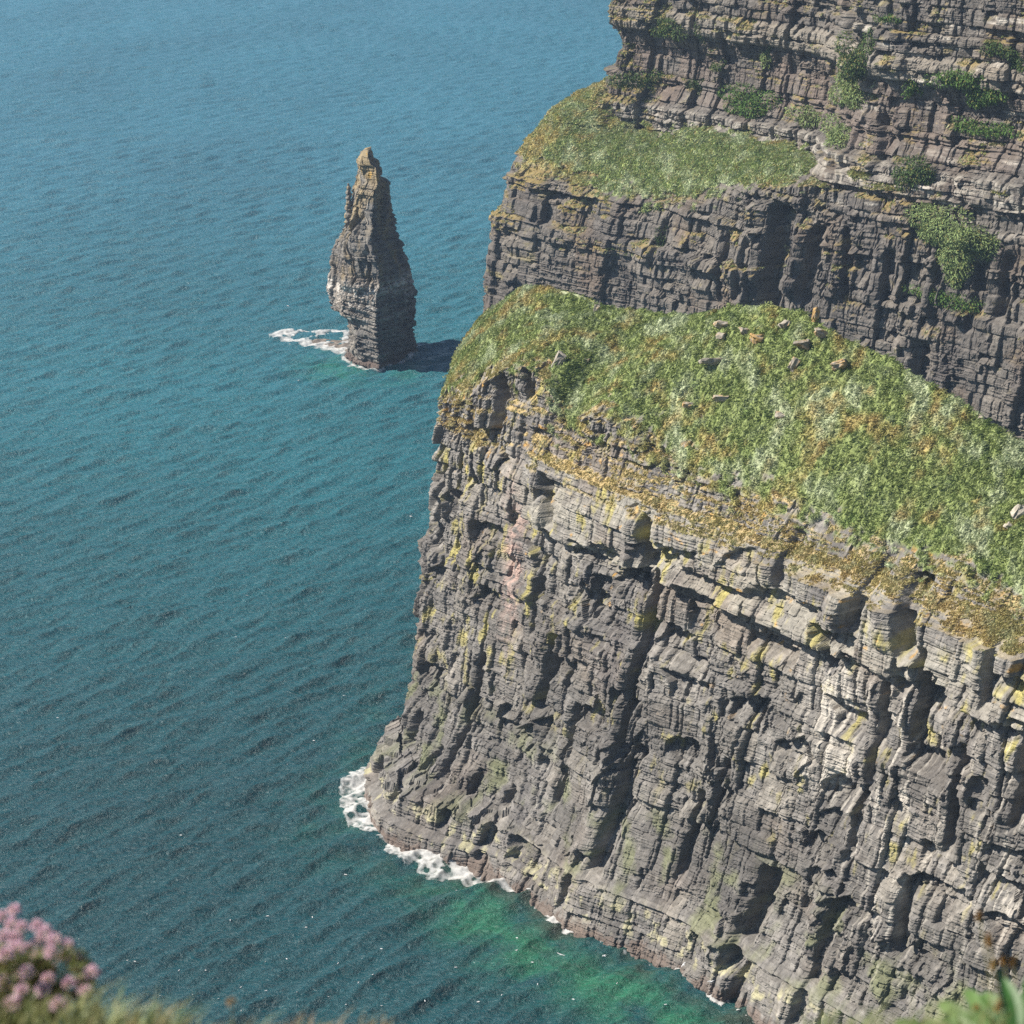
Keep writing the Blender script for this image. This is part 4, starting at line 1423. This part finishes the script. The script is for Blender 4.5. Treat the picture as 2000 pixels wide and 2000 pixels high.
o = make_mesh('ground', GV, grid_faces(len(gl_), len(gxs)), M_TURF, col=gcol)
tag(o, 'turf on the clifftop at the photographer\'s feet', kind='structure')


def blade_set(px0, px1, py0, py1, n, hgt, wid, cols_, seed, dep=(2.55, 3.0), spread=.35):
    r = np.random.default_rng(seed)
    B = np.array([at_depth(r.uniform(px0, px1), r.uniform(py0, py1), r.uniform(*dep)) for _ in range(n)])
    dirv = np.column_stack([r.normal(.15, spread, n), r.normal(0, spread, n), np.ones(n)])
    dirv /= np.linalg.norm(dirv, axis=1, keepdims=True)
    h = hgt * r.uniform(.4, 1.2, n)[:, None]
    sd = np.column_stack([r.normal(0, 1, n), r.normal(0, .4, n), np.zeros(n)])
    sd /= np.linalg.norm(sd, axis=1, keepdims=True)
    bend = np.column_stack([r.normal(.3, .3, n), r.normal(0, .3, n), -.15 * np.ones(n)]) * h
    w_ = wid
    V = np.stack([B - sd * w_, B + sd * w_, B + dirv * h * .55 + bend * .2 + sd * w_ * .8, B + dirv * h * .55 + bend * .2 - sd * w_ * .8,
                  B + dirv * h + bend], 1).reshape(-1, 3)
    i = np.arange(n)[:, None] * 5
    c = np.array(cols_)[r.integers(0, len(cols_), n)] * r.uniform(.7, 1.3, (n, 1))
    return V, i + np.array([[0, 1, 2, 3]]), i + np.array([[3, 2, 4]]), np.repeat(c, 5, 0)


sets = [blade_set(140, 350, 2004, 2100, 900, .055, .0011, [(.20, .24, .10), (.26, .28, .15), (.14, .19, .06), (.3, .24, .12)], 1),
        blade_set(340, 500, 2030, 2110, 200, .04, .001, [(.20, .24, .10), (.3, .24, .12)], 2),
        blade_set(460, 760, 2020, 2095, 420, .038, .0010, [(.30, .22, .11), (.2, .2, .09), (.28, .16, .1), (.34, .28, .14)], 3),
        blade_set(1560, 2040, 2010, 2090, 500, .05, .0012, [(.14, .2, .06), (.22, .24, .1)], 4),
        blade_set(-60, 200, 1975, 2090, 600, .05, .0012, [(.13, .16, .05), (.2, .2, .08)], 5)]
V, Q, T_, Cc = [], [], [], []
n = 0
for v, q, t_, c in sets:
    V.append(v)
    Q.append(q + n)
    T_.append(t_ + n)
    Cc.append(c)
    n += len(v)
o = make_mesh('grass', np.vstack(V), [np.vstack(Q), np.vstack(T_)], M_LEAF, col=np.vstack(Cc))
tag(o, 'blurred grass blades along the clifftop edge at the bottom', kind='stuff')

# sea thrift
heads = [(70, 200), (10, 230), (60, 272), (108, 285), (185, 275), (75, 340), (190, 355), (250, 405), (88, 385), (335, 372), (322, 432), (180, 430), (400, 452), (457, 512),
         (75, 470), (132, 505), (182, 488), (246, 490), (100, 525), (160, 580), (212, 592), (296, 612), (368, 622), (402, 562), (60, 665), (152, 662), (204, 648), (290, 668),
         (422, 604), (240, 540), (28, 420), (20, 330), (342, 562), (20, 560), (110, 600), (220, 310), (140, 390), (270, 350)]
root = at_depth(55, 2035, 2.85)
th = empty('sea_thrift', root, 'blurred cushion of pink sea thrift flowers at the lower left corner', 'sea thrift')


def sphere_leaves(n, rad, ln_, wd, seed, col_, droop=0.0, squash=1.0):
    r = np.random.default_rng(seed)
    z = r.uniform(-.55, 1, n)
    t = r.uniform(0, 2 * np.pi, n)
    od = np.column_stack([np.sqrt(1 - z * z) * np.cos(t), np.sqrt(1 - z * z) * np.sin(t), z])
    p = od * rad * np.array([1, 1, squash])
    dirv = od + r.normal(0, .35, (n, 3))
    dirv /= np.linalg.norm(dirv, axis=1, keepdims=True)
    s_ = np.cross(dirv, r.normal(0, 1, (n, 3)))
    s_ /= np.linalg.norm(s_, axis=1, keepdims=True)
    V = np.stack([p - s_ * wd * .5, p + s_ * wd * .5, p + dirv * ln_ + s_ * wd, p + dirv * ln_ * 1.05 - s_ * wd], 1)
    c = np.array(col_)[r.integers(0, len(col_), n)] * r.uniform(.85, 1.15, (n, 1))
    return V.reshape(-1, 3), np.arange(n * 4).reshape(n, 4), np.repeat(c, 4, 0)


v, f, c = sphere_leaves(70, .0055, .0042, .0022, 5, [(.74, .50, .62), (.80, .62, .70), (.68, .42, .58), (.80, .65, .60)])
v2, f2, c2 = sphere_leaves(26, .0045, .005, .0018, 6, [(.50, .35, .22), (.58, .42, .30)])
head_me = None
for i, (hx, hy) in enumerate(heads):
    p = at_depth(.393 * hx, 1700 + .393 * hy, 2.72 + .22 * rg.random() + (.08 if hy < 400 else 0))
    if i == 0:
        hd = make_mesh('flower_head', np.vstack([v, v2 * .8]), [np.vstack([f, f2 + len(v)])], M_PETAL, parent=th, col=np.vstack([c, c2]))
    else:
        hd = hd0.copy()
        COL.objects.link(hd)
        hd.parent = th
    hd.location = p - root
    s_ = rg.uniform(.85, 1.2)
    hd.scale = (s_, s_, s_)
    hd.rotation_euler = (rg.uniform(-.5, .5), rg.uniform(-.5, .5), rg.uniform(0, 6))
    if i == 0:
        hd0 = hd
    # each head on its own thin stalk
    rt = root + np.array([(p[0] - root[0]) * .75, (p[1] - root[1]) * .7, -.02])
    m_ = (p + rt) / 2 + np.array([rg.normal(0, .006), 0, .01])
    tv = []
    for q, cpt in enumerate((p - [0, 0, .003], m_, rt)):
        for a_ in range(4):
            tv.append(cpt + .0007 * np.array([np.cos(a_ * 1.57), np.sin(a_ * 1.57), 0]))
    tf = [(q * 4 + a_, q * 4 + (a_ + 1) % 4, q * 4 + 4 + (a_ + 1) % 4, q * 4 + 4 + a_) for q in range(2) for a_ in range(4)]
    make_mesh('stalk', np.array(tv) - root, np.array(tf), M_LEAF, parent=th, col=np.full((12, 3), .16) * C(1.1, 1, .4))
r_ = np.random.default_rng(17)
cv, cf, cc = [], [], []
for q in range(8):
    vv, fv_, cvv = sphere_leaves(420, .030, .022, .0011, 40 + q, [(.10, .13, .035), (.16, .17, .05), (.20, .15, .06), (.07, .10, .03)], squash=.8)
    ctr = at_depth(r_.uniform(-20, 135), r_.uniform(1890, 2030), r_.uniform(2.8, 2.92)) - root
    cf.append(fv_ + sum(len(x) for x in cv))
    cv.append(vv + ctr)
    cc.append(cvv)
make_mesh('leaf_cushion', np.vstack(cv), np.vstack(cf), M_LEAF, parent=th, col=np.vstack(cc))

# a single dry bud on its stalk
bp = at_depth(452, 1957, 2.75)
bt = empty('dry_flower', bp - [0, 0, .08], 'single withered tan bud on a thin stalk at the bottom', 'flower')
v, f, c = sphere_leaves(60, .0035, .003, .0018, 9, [(.50, .38, .22), (.42, .30, .18)])
bd = make_mesh('bud', v + [0, 0, .08], f, M_PETAL, parent=bt, col=c)
tv = np.array([np.array([0, 0, z]) + .0007 * np.array([np.cos(a_ * 1.57), np.sin(a_ * 1.57), 0]) for z in (-.03, .03, .08) for a_ in range(4)])
make_mesh('stalk', tv, np.array([(q * 4 + a_, q * 4 + (a_ + 1) % 4, q * 4 + 4 + (a_ + 1) % 4, q * 4 + 4 + a_) for q in range(2) for a_ in range(4)]), M_LEAF, parent=bt,
          col=np.full((12, 3), .2) * C(1.1, .9, .5))

# leafy plant with brown flower spikes at the lower right
pr = at_depth(1965, 2045, 2.8)
pl = empty('ribwort', pr, 'blurred green leafy plant with brown flower spikes at the lower right corner', 'plant')


def leaf_blade(pts, wd, col_, seed):
    """a folded lance-shaped leaf along a pixel path"""
    r = np.random.default_rng(seed)
    pts = np.array(pts)
    n = 9
    t = np.linspace(0, 1, n)
    k = np.linspace(0, 1, len(pts))
    path = np.column_stack([np.interp(t, k, pts[:, j]) for j in range(3)])
    for j in range(3):
        path[:, j] = smooth_rows(path[:, j], 3)
    tg = np.gradient(path, axis=0)
    tg /= np.linalg.norm(tg, axis=1, keepdims=True)
    side = np.cross(tg, np.array([r.normal(0, .3), -.8, .5]))
    side /= np.linalg.norm(side, axis=1, keepdims=True)
    up = np.cross(side, tg)
    ww = wd * np.sin(np.pi * np.clip(.08 + .92 * t, 0, 1)) ** .8 + .0006
    V = np.concatenate([path - side * ww[:, None] + up * ww[:, None] * .3, path, path + side * ww[:, None] + up * ww[:, None] * .3])
    F = [(j, j + 1, n + j + 1, n + j) for j in range(n - 1)] + [(n + j, n + j + 1, 2 * n + j + 1, 2 * n + j) for j in range(n - 1)]
    c = np.broadcast_to(C(*col_), V.shape) * r.uniform(.85, 1.15, (len(V), 1))
    return V, np.array(F), c


leaves = [([(1930, 2070), (1850, 2030), (1770, 2000), (1745, 1998)], .010, (.10, .17, .05)), ([(1950, 2070), (1900, 2020), (1880, 1990), (1850, 1990)], .013, (.16, .25, .09)),
          ([(1990, 2070), (1975, 2010), (1930, 1950), (1915, 1940)], .012, (.10, .19, .05)), ([(1975, 2040), (1960, 1950), (1950, 1885)], .007, (.045, .13, .03)), ([(1990, 2040), (1985, 1960), (1958, 1905)], .009, (.05, .15, .035)),
          ([(1960, 2040), (1930, 1990), (1900, 1945), (1880, 1935)], .010, (.12, .22, .06)), ([(1980, 2045), (1965, 1985), (1940, 1935)], .011, (.30, .40, .24)),
          ([(1940, 2050), (1890, 1990), (1850, 1965), (1830, 1962)], .009, (.16, .24, .08)), ([(1990, 2050), (2010, 1970), (2005, 1900)], .009, (.05, .15, .03)),
          ([(1930, 2060), (1870, 2005), (1835, 1990)], .009, (.10, .18, .05)), ([(1960, 2060), (1920, 2010), (1865, 1975)], .010, (.13, .22, .07)),
          ([(2000, 2060), (1990, 2000), (1960, 1970)], .011, (.06, .17, .04)), ([(1920, 2060), (1900, 2000), (1892, 1950)], .007, (.17, .24, .1)),
          ([(1900, 2060), (1850, 2010), (1800, 1985)], .007, (.17, .2, .08)), ([(1985, 2060), (1950, 2000), (1915, 1965)], .010, (.05, .14, .035))]
for i, (pp, wd, cl) in enumerate(leaves):
    dd_ = 2.68 + .25 * rg.random()
    P3 = [at_depth(x, y, dd_ + .02 * j) - pr for j, (x, y) in enumerate(pp)]
    v, f, c = leaf_blade(P3, wd, cl, i)
    make_mesh('leaf', v, f, M_LEAF, parent=pl, col=c * .72)
spikes = [(1912, 1790, 9, 20), (1932, 1838, 10, 28), (1940, 1886, 9, 20), (1961, 1876, 10, 18), (1980, 1880, 10, 22), (1950, 1968, 9, 26), (1992, 1980, 10, 24), (1908, 1968, 9, 12), (1886, 1990, 8, 14)]
for i, (x, y, wpx, hpx) in enumerate(spikes):
    dd_ = 2.7 + .15 * rg.random()
    sc = dd_ / FPX * .95
    v, f, c = sphere_leaves(340, 1.0, .35, .26, 60 + i, [(.42, .25, .085), (.50, .31, .12), (.33, .19, .07)])
    if i == 4:
        c = c * .45
    v = v * np.array([wpx * .55, wpx * .55, hpx * .5]) * sc
    p = at_depth(x, y, dd_) - pr
    sp = make_mesh('flower_spike', v, f, M_PETAL, parent=pl, col=c)
    sp.location = p
    sp.rotation_euler = (0, rg.uniform(-.25, .1), 0)
    b_ = at_depth(1965 + (x - 1965) * .5, 2050, dd_) - pr
    m_ = (p + b_) / 2 + np.array([.006, 0, 0])
    tv = np.array([cpt + .0009 * np.array([np.cos(a_ * 1.57), np.sin(a_ * 1.57), 0]) for cpt in (p, m_, b_) for a_ in range(4)])
    make_mesh('stalk', tv, np.array([(q * 4 + a_, q * 4 + (a_ + 1) % 4, q * 4 + 4 + (a_ + 1) % 4, q * 4 + 4 + a_) for q in range(2) for a_ in range(4)]), M_LEAF, parent=pl,
              col=np.full((12, 3), .15) * C(1.2, 1.1, .4))

# ------------------------------------------------------------------ haze
if HAZE > 0:
    hv = np.array([[x, y, z] for z in (-6, 205) for y in (-400, 7400) for x in (-7400, 7400)], float)
    hf = np.array([[0, 2, 3, 1], [4, 5, 7, 6], [0, 1, 5, 4], [2, 6, 7, 3], [0, 4, 6, 2], [1, 3, 7, 5]])
    hm = bpy.data.materials.new('haze_air')
    hm.use_nodes = True
    t = hm.node_tree
    t.nodes.remove(t.nodes['Principled BSDF'])
    pv = t.nodes.new('ShaderNodeVolumePrincipled')
    pv.inputs['Color'].default_value = (.50, .70, 1.0, 1)
    pv.inputs['Density'].default_value = HAZE
    pv.inputs['Anisotropy'].default_value = 0.2
    t.links.new(pv.outputs[0], t.nodes['Material Output'].inputs['Volume'])
    o = make_mesh('haze', hv, hf, hm)
    tag(o, 'faint sea haze in the air', kind='stuff')
